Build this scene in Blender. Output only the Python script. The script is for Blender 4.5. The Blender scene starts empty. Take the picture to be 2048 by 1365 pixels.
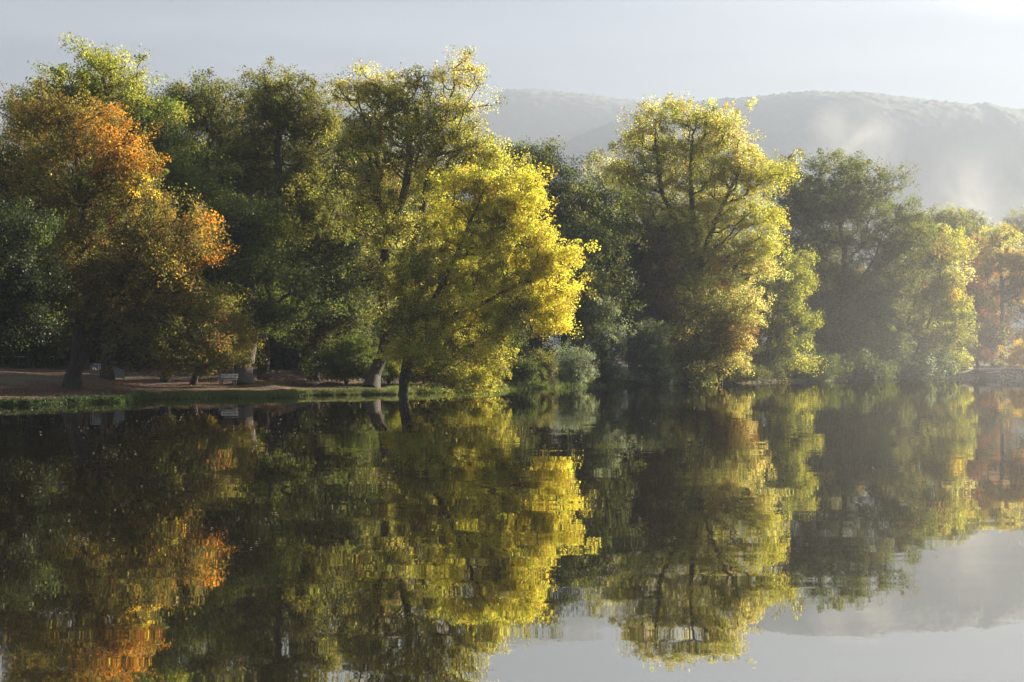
import bpy, math, numpy as np
from math import radians, sin, cos, pi
from mathutils import Vector

C = bpy.context.scene.collection
sc = bpy.context.scene

# ------------------------------------------------------------------ camera
F, H, HY = 2844.0, 2.5, 726.0          # focal length in photo pixels, eye height, horizon row
cam_d = bpy.data.cameras.new('camera'); cam = bpy.data.objects.new('camera', cam_d); C.objects.link(cam)
cam.location = (0, 0, H); cam.rotation_euler = (radians(90), 0, 0)
cam_d.lens = 50.0; cam_d.sensor_width = 36; cam_d.clip_start = 0.1; cam_d.clip_end = 9000
cam_d.shift_y = (HY - 682.5) / 2048
sc.camera = cam

# ------------------------------------------------------------------ light
SUN_AZ, SUN_EL = radians(56.5), radians(17.5)      # azimuth measured from +Y towards +X
SD = Vector((sin(SUN_AZ)*cos(SUN_EL), cos(SUN_AZ)*cos(SUN_EL), sin(SUN_EL)))
sun_d = bpy.data.lights.new('sun', 'SUN'); sun_d.energy = 5.0; sun_d.angle = radians(0.6); sun_d.color = (1.0, .89, .70)
sun = bpy.data.objects.new('sun', sun_d); C.objects.link(sun)
sun.rotation_euler = (-SD).to_track_quat('-Z', 'Y').to_euler()
sc.view_settings.view_transform = 'Standard'; sc.view_settings.look = 'None'
sc.view_settings.gamma = 1; sc.view_settings.use_curve_mapping = False
sc.view_settings.exposure = 3.12
HAZE = .00036
cy = sc.cycles
cy.max_bounces = 7; cy.diffuse_bounces = 3; cy.glossy_bounces = 3; cy.transmission_bounces = 4
cy.volume_bounces = 0; cy.transparent_max_bounces = 6
cy.use_denoising = True; cy.use_adaptive_sampling = True; cy.adaptive_threshold = .012
cy.caustics_reflective = False; cy.caustics_refractive = False
cy.sample_clamp_indirect = 6

class NT:
    def __init__(s, tree):
        s.t = tree; tree.nodes.clear()
    def n(s, kind, **kw):
        nd = s.t.nodes.new(kind)
        for k, v in kw.items():
            if k.startswith('i_'):
                key = k[2:]; key = int(key) if key.isdigit() else key.replace('_', ' ')
                if hasattr(v, 'is_output'): s.t.links.new(v, nd.inputs[key])
                else: nd.inputs[key].default_value = v
            else: setattr(nd, k, v)
        return nd
    def math(s, op, a, b=0.0, c=None, clamp=False):
        nd = s.n('ShaderNodeMath', operation=op, use_clamp=clamp)
        for i, v in enumerate((a, b) if c is None else (a, b, c)):
            if hasattr(v, 'is_output'): s.t.links.new(v, nd.inputs[i])
            else: nd.inputs[i].default_value = v
        return nd.outputs[0]
    def mix(s, f, a, b, blend='MIX'):
        nd = s.n('ShaderNodeMix', data_type='RGBA', blend_type=blend)
        for i, v in ((0, f), (6, a), (7, b)):
            if hasattr(v, 'is_output'): s.t.links.new(v, nd.inputs[i])
            else: nd.inputs[i].default_value = v if not isinstance(v, tuple) or len(v) == 4 else (*v, 1)
        return nd.outputs[2]
    def ramp(s, f, *stops):
        nd = s.n('ShaderNodeValToRGB'); s.t.links.new(f, nd.inputs[0]); e = nd.color_ramp.elements
        while len(e) < len(stops): e.new(.5)
        for el, (p, c) in zip(e, stops):
            el.position = p; el.color = (*c, 1) if isinstance(c, tuple) else (c, c, c, 1)
        return nd.outputs[0]
    def link(s, a, b): s.t.links.new(a, b)

# world: Nishita sky veiled by thin morning cloud, brightest towards the sun
w = bpy.data.worlds.new('World'); sc.world = w; w.use_nodes = True
T = NT(w.node_tree)
sky = T.n('ShaderNodeTexSky', sky_type='NISHITA', sun_disc=False, sun_elevation=SUN_EL, sun_rotation=SUN_AZ,
          air_density=1.0, dust_density=2.0, ozone_density=1.0)
geo = T.n('ShaderNodeTexCoord').outputs['Generated']
dotn = T.n('ShaderNodeVectorMath', operation='DOT_PRODUCT', i_0=geo, i_1=tuple(SD)).outputs['Value']
dotp = T.math('MAXIMUM', dotn, 0.0)
mp = T.n('ShaderNodeMapping', i_Vector=geo, i_Scale=(1.6, 1.6, 5.5), i_Location=(.35, .1, .55))
cl = T.n('ShaderNodeTexNoise', i_Vector=mp.outputs[0], i_Scale=1.7, i_Detail=5.0, i_Roughness=.5).outputs['Fac']
cl = T.ramp(cl, (.38, 0.0), (.64, 1.0))
fade = T.math('MULTIPLY_ADD', dotn, .5, .5, clamp=True)
veil = T.mix(fade, (.92, 1.10, 1.42), (.92, 1.12, 1.48))          # even grey cloud, a little lighter towards the sun
mp2 = T.n('ShaderNodeMapping', i_Vector=geo, i_Scale=(1.0, 1.0, 7.0), i_Location=(2.1, .4, .2), i_Rotation=(0, .12, 0))
band = T.ramp(T.n('ShaderNodeTexNoise', i_Vector=mp2.outputs[0], i_Scale=2.2, i_Detail=4.0, i_Roughness=.5, i_Distortion=.4).outputs['Fac'], (.34, 0.), (.66, 1.))
veil = T.mix(1.0, veil, T.mix(band, (.42, .50, .60), (1.25, 1.2, 1.15)), 'MULTIPLY')          # soft cloud bands
sep = T.n('ShaderNodeSeparateXYZ', i_Vector=geo)
lift = T.math('MULTIPLY_ADD', cl, .05, sep.outputs[2])          # ragged lower edge of the bright opening
gap = T.n('ShaderNodeMapRange', interpolation_type='SMOOTHERSTEP', i_Value=lift, i_1=.258, i_2=.300, i_3=0., i_4=1.).outputs[0]
gap = T.math('MULTIPLY', gap, T.n('ShaderNodeMapRange', interpolation_type='SMOOTHERSTEP', i_Value=dotp, i_1=.74, i_2=.88, i_3=0., i_4=1.).outputs[0])
soft = T.math('MULTIPLY', cl, .30)
bright = T.mix(gap, T.mix(soft, veil, (1.9, 2.05, 2.3)), (6.0, 6.1, 6.2))
lims = T.n('ShaderNodeVectorMath', operation='MINIMUM', i_0=sky.outputs[0], i_1=(8., 8., 8.)).outputs[0]
skyc = T.mix(.94, lims, bright)
bg = T.n('ShaderNodeBackground', i_Color=skyc, i_Strength=.05)
out = T.n('ShaderNodeOutputWorld', i_Surface=bg.outputs[0])

# ------------------------------------------------------------------ helpers
rng = np.random.default_rng(11)
def R(a, b): return float(rng.uniform(a, b))
def P(px, py, Y): return np.array([(px-1024)/F*Y, Y, H-(py-HY)/F*Y])

def tag(o, label=None, cat=None, group=None, kind=None):
    if label: o['label'] = label
    if cat: o['category'] = cat
    if group: o['group'] = group
    if kind: o['kind'] = kind
    return o
def empty(name, loc, label, cat, group=None, rz=0.0):
    o = bpy.data.objects.new(name, None); C.objects.link(o); o.location = loc; o.rotation_euler[2] = rz
    o.empty_display_size = .3
    return tag(o, label, cat, group)
def mesh_np(name, V, Fc, mat, parent=None, col=None, smooth=False, link=True):
    """V (n,3), Fc (m,k) constant-size faces"""
    V = np.asarray(V, np.float32); Fc = np.asarray(Fc, np.int32); m, k = Fc.shape
    me = bpy.data.meshes.new(name)
    me.vertices.add(len(V)); me.vertices.foreach_set('co', V.ravel())
    me.loops.add(m*k); me.loops.foreach_set('vertex_index', Fc.ravel())
    me.polygons.add(m); me.polygons.foreach_set('loop_start', np.arange(0, m*k, k, dtype=np.int32))
    if smooth: me.polygons.foreach_set('use_smooth', np.ones(m, bool))
    if col is not None:
        a = me.attributes.new('tint', 'FLOAT_COLOR', 'FACE')
        a.data.foreach_set('color', np.hstack([col, np.ones((m, 1))]).astype(np.float32).ravel())
    me.update(calc_edges=True)
    if mat: me.materials.append(mat)
    if not link: return me
    o = bpy.data.objects.new(name, me); C.objects.link(o)
    if parent: o.parent = parent
    return o
class MB:
    """collects boxes and tubes into one mesh"""
    def __init__(s): s.v = []; s.f = []
    def add(s, v, f):
        b = len(s.v); s.v += [tuple(p) for p in v]; s.f += [tuple(i+b for i in q) for q in f]
    def box(s, c, d, rz=0, rx=0, ry=0, taper=1.0):
        from mathutils import Euler
        m = Euler((rx, ry, rz)).to_matrix(); v = []
        for z in (-.5, .5):
            t = taper if z > 0 else 1
            for x, y in ((-.5, -.5), (.5, -.5), (.5, .5), (-.5, .5)):
                v.append(m @ Vector((x*d[0]*t, y*d[1]*t, z*d[2])) + Vector(c))
        s.add(v, [(3, 2, 1, 0), (4, 5, 6, 7), (0, 1, 5, 4), (1, 2, 6, 5), (2, 3, 7, 6), (3, 0, 4, 7)])
    def tube(s, pts, rad, n=6):
        pts = [Vector(p) for p in pts]; rad = rad if hasattr(rad, '__len__') else [rad]*len(pts); v = []
        for i, p in enumerate(pts):
            t = (pts[min(i+1, len(pts)-1)]-pts[max(i-1, 0)]).normalized()
            a = t.cross(Vector((0, 0, 1)) if abs(t.z) < .95 else Vector((1, 0, 0))).normalized(); b = t.cross(a)
            for k in range(n):
                v.append(p+rad[i]*(cos(2*pi*k/n)*a+sin(2*pi*k/n)*b))
        f = [(i*n+k, i*n+(k+1) % n, (i+1)*n+(k+1) % n, (i+1)*n+k) for i in range(len(pts)-1) for k in range(n)]
        f += [tuple(range(n))[::-1], tuple((len(pts)-1)*n+k for k in range(n))]
        s.add(v, f)
    def build(s, name, mat, parent=None, smooth=False, bevel=0):
        me = bpy.data.meshes.new(name); me.from_pydata(s.v, [], s.f); me.materials.append(mat)
        if smooth: me.polygons.foreach_set('use_smooth', [True]*len(me.polygons))
        o = bpy.data.objects.new(name, me); C.objects.link(o)
        if parent: o.parent = parent
        if bevel:
            b = o.modifiers.new('bevel', 'BEVEL'); b.width = bevel; b.segments = 2
        return o
_ph = rng.uniform(0, 6.28, (3, 8)); _fr = rng.normal(0, 1, (8, 3))
def snoise(p, s=1.0, k=0):
    """cheap smooth noise from sines, about -1..1"""
    p = np.asarray(p)*s; o = 0
    for i in range(8):
        o = o+np.sin(p@_fr[i]*(1+.45*i)+_ph[k % 3, i])/(1+.25*i)
    return o/3.0

# ------------------------------------------------------------------ materials
def mat(name):
    m = bpy.data.materials.new(name); m.use_nodes = True; return m, NT(m.node_tree)
def simple(name, col, rough=.7, var=.3, scale=6.0, bump=.3, metal=0.0, col2=None, bdist=.02):
    m, t = mat(name)
    co = t.n('ShaderNodeTexCoord').outputs['Object']
    nz = t.n('ShaderNodeTexNoise', i_Vector=co, i_Scale=scale, i_Detail=6.0, i_Roughness=.65).outputs['Fac']
    c2 = col2 or tuple(c*(1-var) for c in col)
    c = t.mix(t.ramp(nz, (.35, 0.), (.65, 1.)), c2, tuple(min(1, x*(1+var*.6)) for x in col))
    b = t.n('ShaderNodeBump', i_Height=nz, i_Strength=bump, i_Distance=bdist)
    p = t.n('ShaderNodeBsdfPrincipled', i_Base_Color=c, i_Roughness=rough, i_Metallic=metal, i_Normal=b.outputs[0])
    t.n('ShaderNodeOutputMaterial', i_Surface=p.outputs[0]); return m
M = {}
def bark(name, c1, c2):
    m, t = mat(name)
    co = t.n('ShaderNodeTexCoord').outputs['Object']
    mp = t.n('ShaderNodeMapping', i_Vector=co, i_Scale=(7, 7, 1.6))
    nz = t.n('ShaderNodeTexNoise', i_Vector=mp.outputs[0], i_Scale=1.2, i_Detail=6.0, i_Roughness=.7).outputs['Fac']
    big = t.n('ShaderNodeTexNoise', i_Vector=co, i_Scale=.7, i_Detail=3.0).outputs['Fac']
    c = t.mix(t.ramp(nz, (.35, 0.), (.62, 1.)), c1, c2)
    c = t.mix(t.ramp(big, (.5, 0.), (.68, .55)), c, (.045, .06, .022))          # moss and algae
    b = t.n('ShaderNodeBump', i_Height=nz, i_Strength=.9, i_Distance=.06)
    p = t.n('ShaderNodeBsdfPrincipled', i_Base_Color=c, i_Roughness=.9, i_Normal=b.outputs[0])
    t.n('ShaderNodeOutputMaterial', i_Surface=p.outputs[0]); return m
M['bark'] = bark('dark_bark', (.026, .019, .014), (.066, .050, .038))
M['bark_grey'] = bark('grey_bark', (.05, .038, .032), (.13, .10, .085))
def leafmat(name, trans=.5, gloss=.06):
    m, t = mat(name)
    a = t.n('ShaderNodeAttribute', attribute_name='tint').outputs['Color']
    d = t.n('ShaderNodeBsdfDiffuse', i_Color=a)
    tc = t.n('ShaderNodeHueSaturation', i_Saturation=1.03, i_Value=1.6, i_Color=a).outputs[0]
    tr = t.n('ShaderNodeBsdfTranslucent', i_Color=tc)
    mx = t.n('ShaderNodeMixShader', i_0=trans, i_1=d.outputs[0], i_2=tr.outputs[0])
    g = t.n('ShaderNodeBsdfGlossy', i_Color=(1, 1, 1, 1), i_Roughness=.42)
    mx2 = t.n('ShaderNodeMixShader', i_0=gloss, i_1=mx.outputs[0], i_2=g.outputs[0])
    t.n('ShaderNodeOutputMaterial', i_Surface=mx2.outputs[0]); return m
M['leaf'] = leafmat('leaf', .6, .012)
M['grass'] = leafmat('grass_blade', .35, .03)

# ------------------------------------------------------------------ shore and ground
_sp = [(-400, None)]
shore_px = [(0, 812), (60, 811), (130, 808), (200, 806), (262, 805), (285, 800), (340, 798), (450, 796), (588, 795), (600, 792), (720, 789.5), (790, 789.5), (830, 787),
            (900, 785.5), (1000, 781.5), (1100, 776), (1180, 773.5), (1260, 771.5), (1400, 768), (1600, 763), (1750, 760), (1860, 757.6), (1960, 757.0), (2048, 756.6)]
shore = [(-420, -60), (-150, 18), (-85, 46), (-48, 68)]
for px, py in shore_px:
    Yd = F*H/(py-HY); shore.append(((px-1024)/F*Yd, Yd))
shore += [(122, 248), (300, 300), (900, 520), (1800, 800)]
shore = np.array(shore)
DD = np.array([-.35, .937]); EE = np.array([.937, .35])
sw = shore@EE; ss = shore@DD
assert (np.diff(sw) > 0).all(), sw
def shore_s(wv):
    wob = .30*np.sin(wv*.83+.4)+.20*np.sin(wv*1.37)+.14*np.sin(wv*2.9+1)*np.sin(wv*.31)+.10*np.sin(wv*5.3+2)*np.sin(wv*.53)+.05*np.sin(wv*11+.5)
    return np.interp(wv, sw, ss)+wob
def prof(s, wv):
    xs = [-30, -3, -.6, -.25, 0, .15, .4, .9, 1.8, 3, 8, 25, 50, 120, 400, 2500]
    zs = [-3, -.9, -.35, -.18, -.03, .10, .21, .30, .38, .46, .66, 1.35, 2.25, 2.9, 5, 30]
    return np.interp(s, xs, zs)
def ground_z(X, Y):
    X = np.asarray(X, float); Y = np.asarray(Y, float)
    wv = X*EE[0]+Y*EE[1]; s = X*DD[0]+Y*DD[1]-shore_s(wv)
    z = prof(s, wv)
    n = .10*np.sin(X*.31+1.3)*np.sin(Y*.23)+.05*np.sin(X*.9+Y*.5)+.03*np.sin(X*2.1-Y*1.3)
    return z+n*np.clip(s/6, 0, 1)
def gpos(px, Y):
    X = (px-1024)/F*Y
    return np.array([X, Y, float(ground_z(X, Y))])

def grid(name, WV, SV, zf, m, **kw):
    W, S = np.meshgrid(WV, SV, indexing='ij'); base = shore_s(W)
    s = base+S; X = EE[0]*W+DD[0]*s; Y = EE[1]*W+DD[1]*s
    V = np.stack([X, Y, zf(X, Y, S)], -1).reshape(-1, 3); a, b = W.shape
    I = np.arange(a*b).reshape(a, b)
    Fc = np.stack([I[:-1, :-1], I[1:, :-1], I[1:, 1:], I[:-1, 1:]], -1).reshape(-1, 4)
    return mesh_np(name, V, Fc, m, **kw)
m, t = mat('soil'); M['soil'] = m
co = t.n('ShaderNodeTexCoord').outputs['Object']
n1 = t.n('ShaderNodeTexNoise', i_Vector=co, i_Scale=.22, i_Detail=5.0, i_Roughness=.6).outputs['Fac']
n2 = t.n('ShaderNodeTexNoise', i_Vector=co, i_Scale=9.0, i_Detail=5.0, i_Roughness=.75).outputs['Fac']
c = t.mix(t.ramp(n2, (.36, 0.), (.62, 1.)), (.028, .011, .005), (.092, .040, .019))         # fallen beech leaves on soil
c2 = t.mix(t.ramp(n2, (.36, 0.), (.62, 1.)), (.045, .038, .014), (.11, .09, .028))         # worn grass
c = t.mix(t.ramp(n1, (.50, 0.), (.60, .85)), c, c2)
b = t.n('ShaderNodeBump', i_Height=n2, i_Strength=.7, i_Distance=.05)
p = t.n('ShaderNodeBsdfPrincipled', i_Base_Color=c, i_Roughness=.95, i_Normal=b.outputs[0])
t.n('ShaderNodeOutputMaterial', i_Surface=p.outputs[0])
WV = np.concatenate([np.linspace(-400, -40, 30), np.arange(-36, 175, .22), np.linspace(180, 1500, 60)])
SV = np.array([-12, -3, -.6, -.25, -.12, -.05, 0, .05, .1, .18, .3, .5, .8, 1.2, 1.7, 2.3, 3, 4, 5, 6.5, 8, 10, 12, 15, 18, 22, 26, 31, 37, 44, 52, 65, 85, 120, 200, 400, 800, 1150])
g = grid('ground', WV, SV, lambda X, Y, S: ground_z(X, Y), M['soil'], smooth=True); g['kind'] = 'structure'
# footpath worn along the bank
SVp = np.array([0, .35, .8, 1.2, 1.6])
M['path'] = simple('worn_path', (.105, .052, .030), .95, .35, 5.0, .5, col2=(.055, .027, .016))
wv = np.arange(-30, 66, .4)
W, S = np.meshgrid(wv, SVp, indexing='ij'); s_ = np.interp(W, sw, ss)+3.0+.8*np.sin(W*.12)+S
X = EE[0]*W+DD[0]*s_; Y = EE[1]*W+DD[1]*s_
I = np.arange(W.size).reshape(W.shape)
po = mesh_np('path', np.stack([X, Y, ground_z(X, Y)+.012+.02*np.sin(S/1.6*pi)], -1).reshape(-1, 3),
             np.stack([I[:-1, :-1], I[1:, :-1], I[1:, 1:], I[:-1, 1:]], -1).reshape(-1, 4), M['path'], smooth=True); po['kind'] = 'structure'

# lake
m, t = mat('lake_water'); M['water'] = m
co = t.n('ShaderNodeTexCoord').outputs['Object']
def wob(scale, sx, sy, det, seed):
    mp = t.n('ShaderNodeMapping', i_Vector=co, i_Scale=(sx, sy, 1), i_Location=(seed, seed*.7, 0))
    c = t.n('ShaderNodeTexNoise', i_Vector=mp.outputs[0], i_Scale=scale, i_Detail=det, i_Roughness=.55).outputs['Color']
    return t.n('ShaderNodeVectorMath', operation='SUBTRACT', i_0=c, i_1=(.5, .5, .5)).outputs[0]
def vs(v, k): 
    nd = t.n('ShaderNodeVectorMath', operation='SCALE', i_0=v)
    if hasattr(k, 'is_output'): t.link(k, nd.inputs['Scale'])
    else: nd.inputs['Scale'].default_value = k
    return nd.outputs[0]
def va(a, b): return t.n('ShaderNodeVectorMath', operation='ADD', i_0=a, i_1=b).outputs[0]
patch = t.n('ShaderNodeTexNoise', i_Vector=t.n('ShaderNodeMapping', i_Vector=co, i_Scale=(.35, 1.3, 1)).outputs[0], i_Scale=.12, i_Detail=3.0).outputs['Fac']
patch = t.ramp(patch, (.38, .25), (.68, 1.1))
n = va(vs(wob(1.5, .40, 1.1, 3.0, 3), .020), vs(wob(.35, .5, 1.2, 2.0, 9), .010))
n = vs(n, patch)
n = t.n('ShaderNodeVectorMath', operation='MULTIPLY', i_0=n, i_1=(.5, 1, 0)).outputs[0]
nrm = t.n('ShaderNodeVectorMath', operation='NORMALIZE', i_0=va(n, (0, 0, 1))).outputs[0]
fr = t.n('ShaderNodeFresnel', i_IOR=1.33, i_Normal=nrm).outputs[0]
fac = t.n('ShaderNodeMapRange', i_Value=fr, i_1=.0, i_2=.8, i_3=.50, i_4=.94).outputs[0]
body = t.n('ShaderNodeBsdfDiffuse', i_Color=(.020, .016, .010, 1))
gl = t.n('ShaderNodeBsdfGlossy', i_Color=(.90, .875, .83, 1), i_Roughness=.014, i_Normal=nrm)
mx = t.n('ShaderNodeMixShader', i_0=fac, i_1=body.outputs[0], i_2=gl.outputs[0])
t.n('ShaderNodeOutputMaterial', i_Surface=mx.outputs[0])
wx, wy = np.meshgrid(np.linspace(-2490, 2490, 9), np.linspace(-75, 4490, 9), indexing='ij')
I = np.arange(81).reshape(9, 9)
wo = mesh_np('lake', np.stack([wx, wy, wx*0], -1).reshape(-1, 3), np.stack([I[:-1, :-1], I[1:, :-1], I[1:, 1:], I[:-1, 1:]], -1).reshape(-1, 4), M['water'])
wo['kind'] = 'structure'

# hills
m, t = mat('hill_forest'); M['hill'] = m
co = t.n('ShaderNodeTexCoord').outputs['Object']
n1 = t.n('ShaderNodeTexNoise', i_Vector=co, i_Scale=.02, i_Detail=6.0, i_Roughness=.7).outputs['Fac']
n2 = t.n('ShaderNodeTexNoise', i_Vector=co, i_Scale=.006, i_Detail=3.0).outputs['Fac']
c = t.mix(t.ramp(n1, (.35, 0.), (.68, 1.)), (.018, .030, .015), (.040, .048, .020))
c = t.mix(t.ramp(n2, (.45, 0.), (.65, .6)), c, (.050, .040, .020))
p = t.n('ShaderNodeBsdfPrincipled', i_Base_Color=c, i_Roughness=1.0)
t.n('ShaderNodeOutputMaterial', i_Surface=p.outputs[0])
def hill(Y0, prof_px, depth, seed, foot=300):
    px = np.arange(-500, 2600, 4.5); pp = np.array(prof_px, float)
    ridge = np.interp(px, pp[:, 0], pp[:, 1])
    X = (px-1024)/F*Y0; zr = H-(ridge-HY)/F*Y0
    rows = np.concatenate([np.linspace(-1, -.02, 120), np.linspace(0, .5, 6)])
    V = []
    for r in rows:
        y = Y0+r*depth; q = np.stack([X, np.full_like(X, y), X*0], -1)
        prf = np.cos(np.clip(abs(r), 0, 1)*pi/2)**.8 if r < 0 else 1-.5*r
        big = 24*snoise(q, .0028, seed+1)*prf*(1-prf)*3+9*snoise(q, .009, seed)*(1-prf)*prf*2
        canopy = 3.5*np.abs(snoise(q, .035, seed))+rng.uniform(0, 2.5, len(X))+4*(rng.uniform(0, 1, len(X)) > .93)
        V.append(np.stack([X+rng.uniform(-1.5, 1.5, len(X)), y+rng.uniform(-1.5, 1.5, len(X)), np.maximum(zr*prf+(big+canopy-3)*min(1, prf*4), -3)], -1))
    V = np.stack(V); a, b = V.shape[:2]; I = np.arange(a*b).reshape(a, b)
    o = mesh_np('hill', V.reshape(-1, 3), np.stack([I[:-1, :-1], I[:-1, 1:], I[1:, 1:], I[1:, :-1]], -1).reshape(-1, 4), M['hill'])
    o['kind'] = 'structure'; return o
hill(3900, [(-900, 420), (-300, 300), (0, 256), (200, 240), (450, 215), (640, 204), (700, 203), (800, 212), (900, 218), (990, 214), (1000, 190), (1015, 184), (1060, 183), (1150, 192), (1260, 206),
            (1400, 222), (1700, 250), (2200, 330), (3000, 480)], 700, 0)
hill(3300, [(-900, 640), (600, 560), (1000, 380), (1150, 280), (1270, 232), (1370, 213), (1450, 205), (1600, 190), (1700, 190), (1800, 201), (1900, 213), (1925, 219), (1945, 213), (1990, 224), (2048, 229), (2200, 250), (3000, 330)], 700, 1)

# ------------------------------------------------------------------ foliage
PAL = {
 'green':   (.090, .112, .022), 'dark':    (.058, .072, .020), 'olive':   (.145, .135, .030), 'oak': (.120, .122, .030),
 'deep': (.024, .032, .012), 'lime':    (.230, .235, .034), 'yellow':  (.55, .475, .070), 'gold':    (.54, .38, .050), 'orange':  (.37, .180, .030),  # deep: leaf green with shade put into the colour
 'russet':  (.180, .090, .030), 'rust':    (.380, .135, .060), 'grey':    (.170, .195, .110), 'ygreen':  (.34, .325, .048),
 'brown':   (.110, .070, .022), 'straw': (.44, .39, .12), 'bronze': (.175, .125, .028),
}
def leaves(cen, sig, per, size, cols, droop=0.0):
    """one quad per leaf around clump centres; cen (n,3) sig (n,) cols (n,3)"""
    n = len(cen); tot = n*per
    c = np.repeat(cen, per, 0)
    # every clump is a tilted flat spray
    ax = rng.normal(0, 1, (n, 3)); ax[:, 2] = ax[:, 2]*.35+1.0; ax /= np.linalg.norm(ax, axis=1)[:, None]
    off = rng.normal(0, 1, (tot, 3))
    off /= np.maximum(1, np.linalg.norm(off, axis=1)/2.0)[:, None]
    axr = np.repeat(ax, per, 0)
    off -= axr*(off*axr).sum(1)[:, None]*.55
    off *= np.repeat(sig, per)[:, None]
    if droop: off[:, 2] -= droop*(off[:, 0]**2+off[:, 1]**2)/np.repeat(sig, per)
    c = c+off
    nv = rng.normal(0, .62, (tot, 3))+axr*.55+np.repeat(rng.normal(0, .45, (n, 3)), per, 0); nv /= np.linalg.norm(nv, axis=1)[:, None]
    a = np.cross(nv, rng.normal(0, 1, (tot, 3))); a /= np.linalg.norm(a, axis=1)[:, None]
    b = np.cross(nv, a)
    s = size*rng.uniform(.6, 1.3, tot)[:, None]
    s = s*.84
    V = np.stack([c-a*s*.60-b*s*.3, c+a*s*.60-b*s*.3, c+b*s*.55+a*s*rng.uniform(-.3, .3, tot)[:, None]], 1).reshape(-1, 3)
    Fc = np.arange(tot*3).reshape(-1, 3)
    col = np.repeat(cols, per, 0)
    sw_ = rng.uniform(0, 1, tot) < .22; col[sw_] = cols[rng.integers(0, n, int(sw_.sum()))]
    col = col*rng.uniform(.80, 1.22, tot)[:, None]*rng.normal(1, .07, (tot, 3))
    return V, Fc, np.clip(col, .004, .7)

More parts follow.
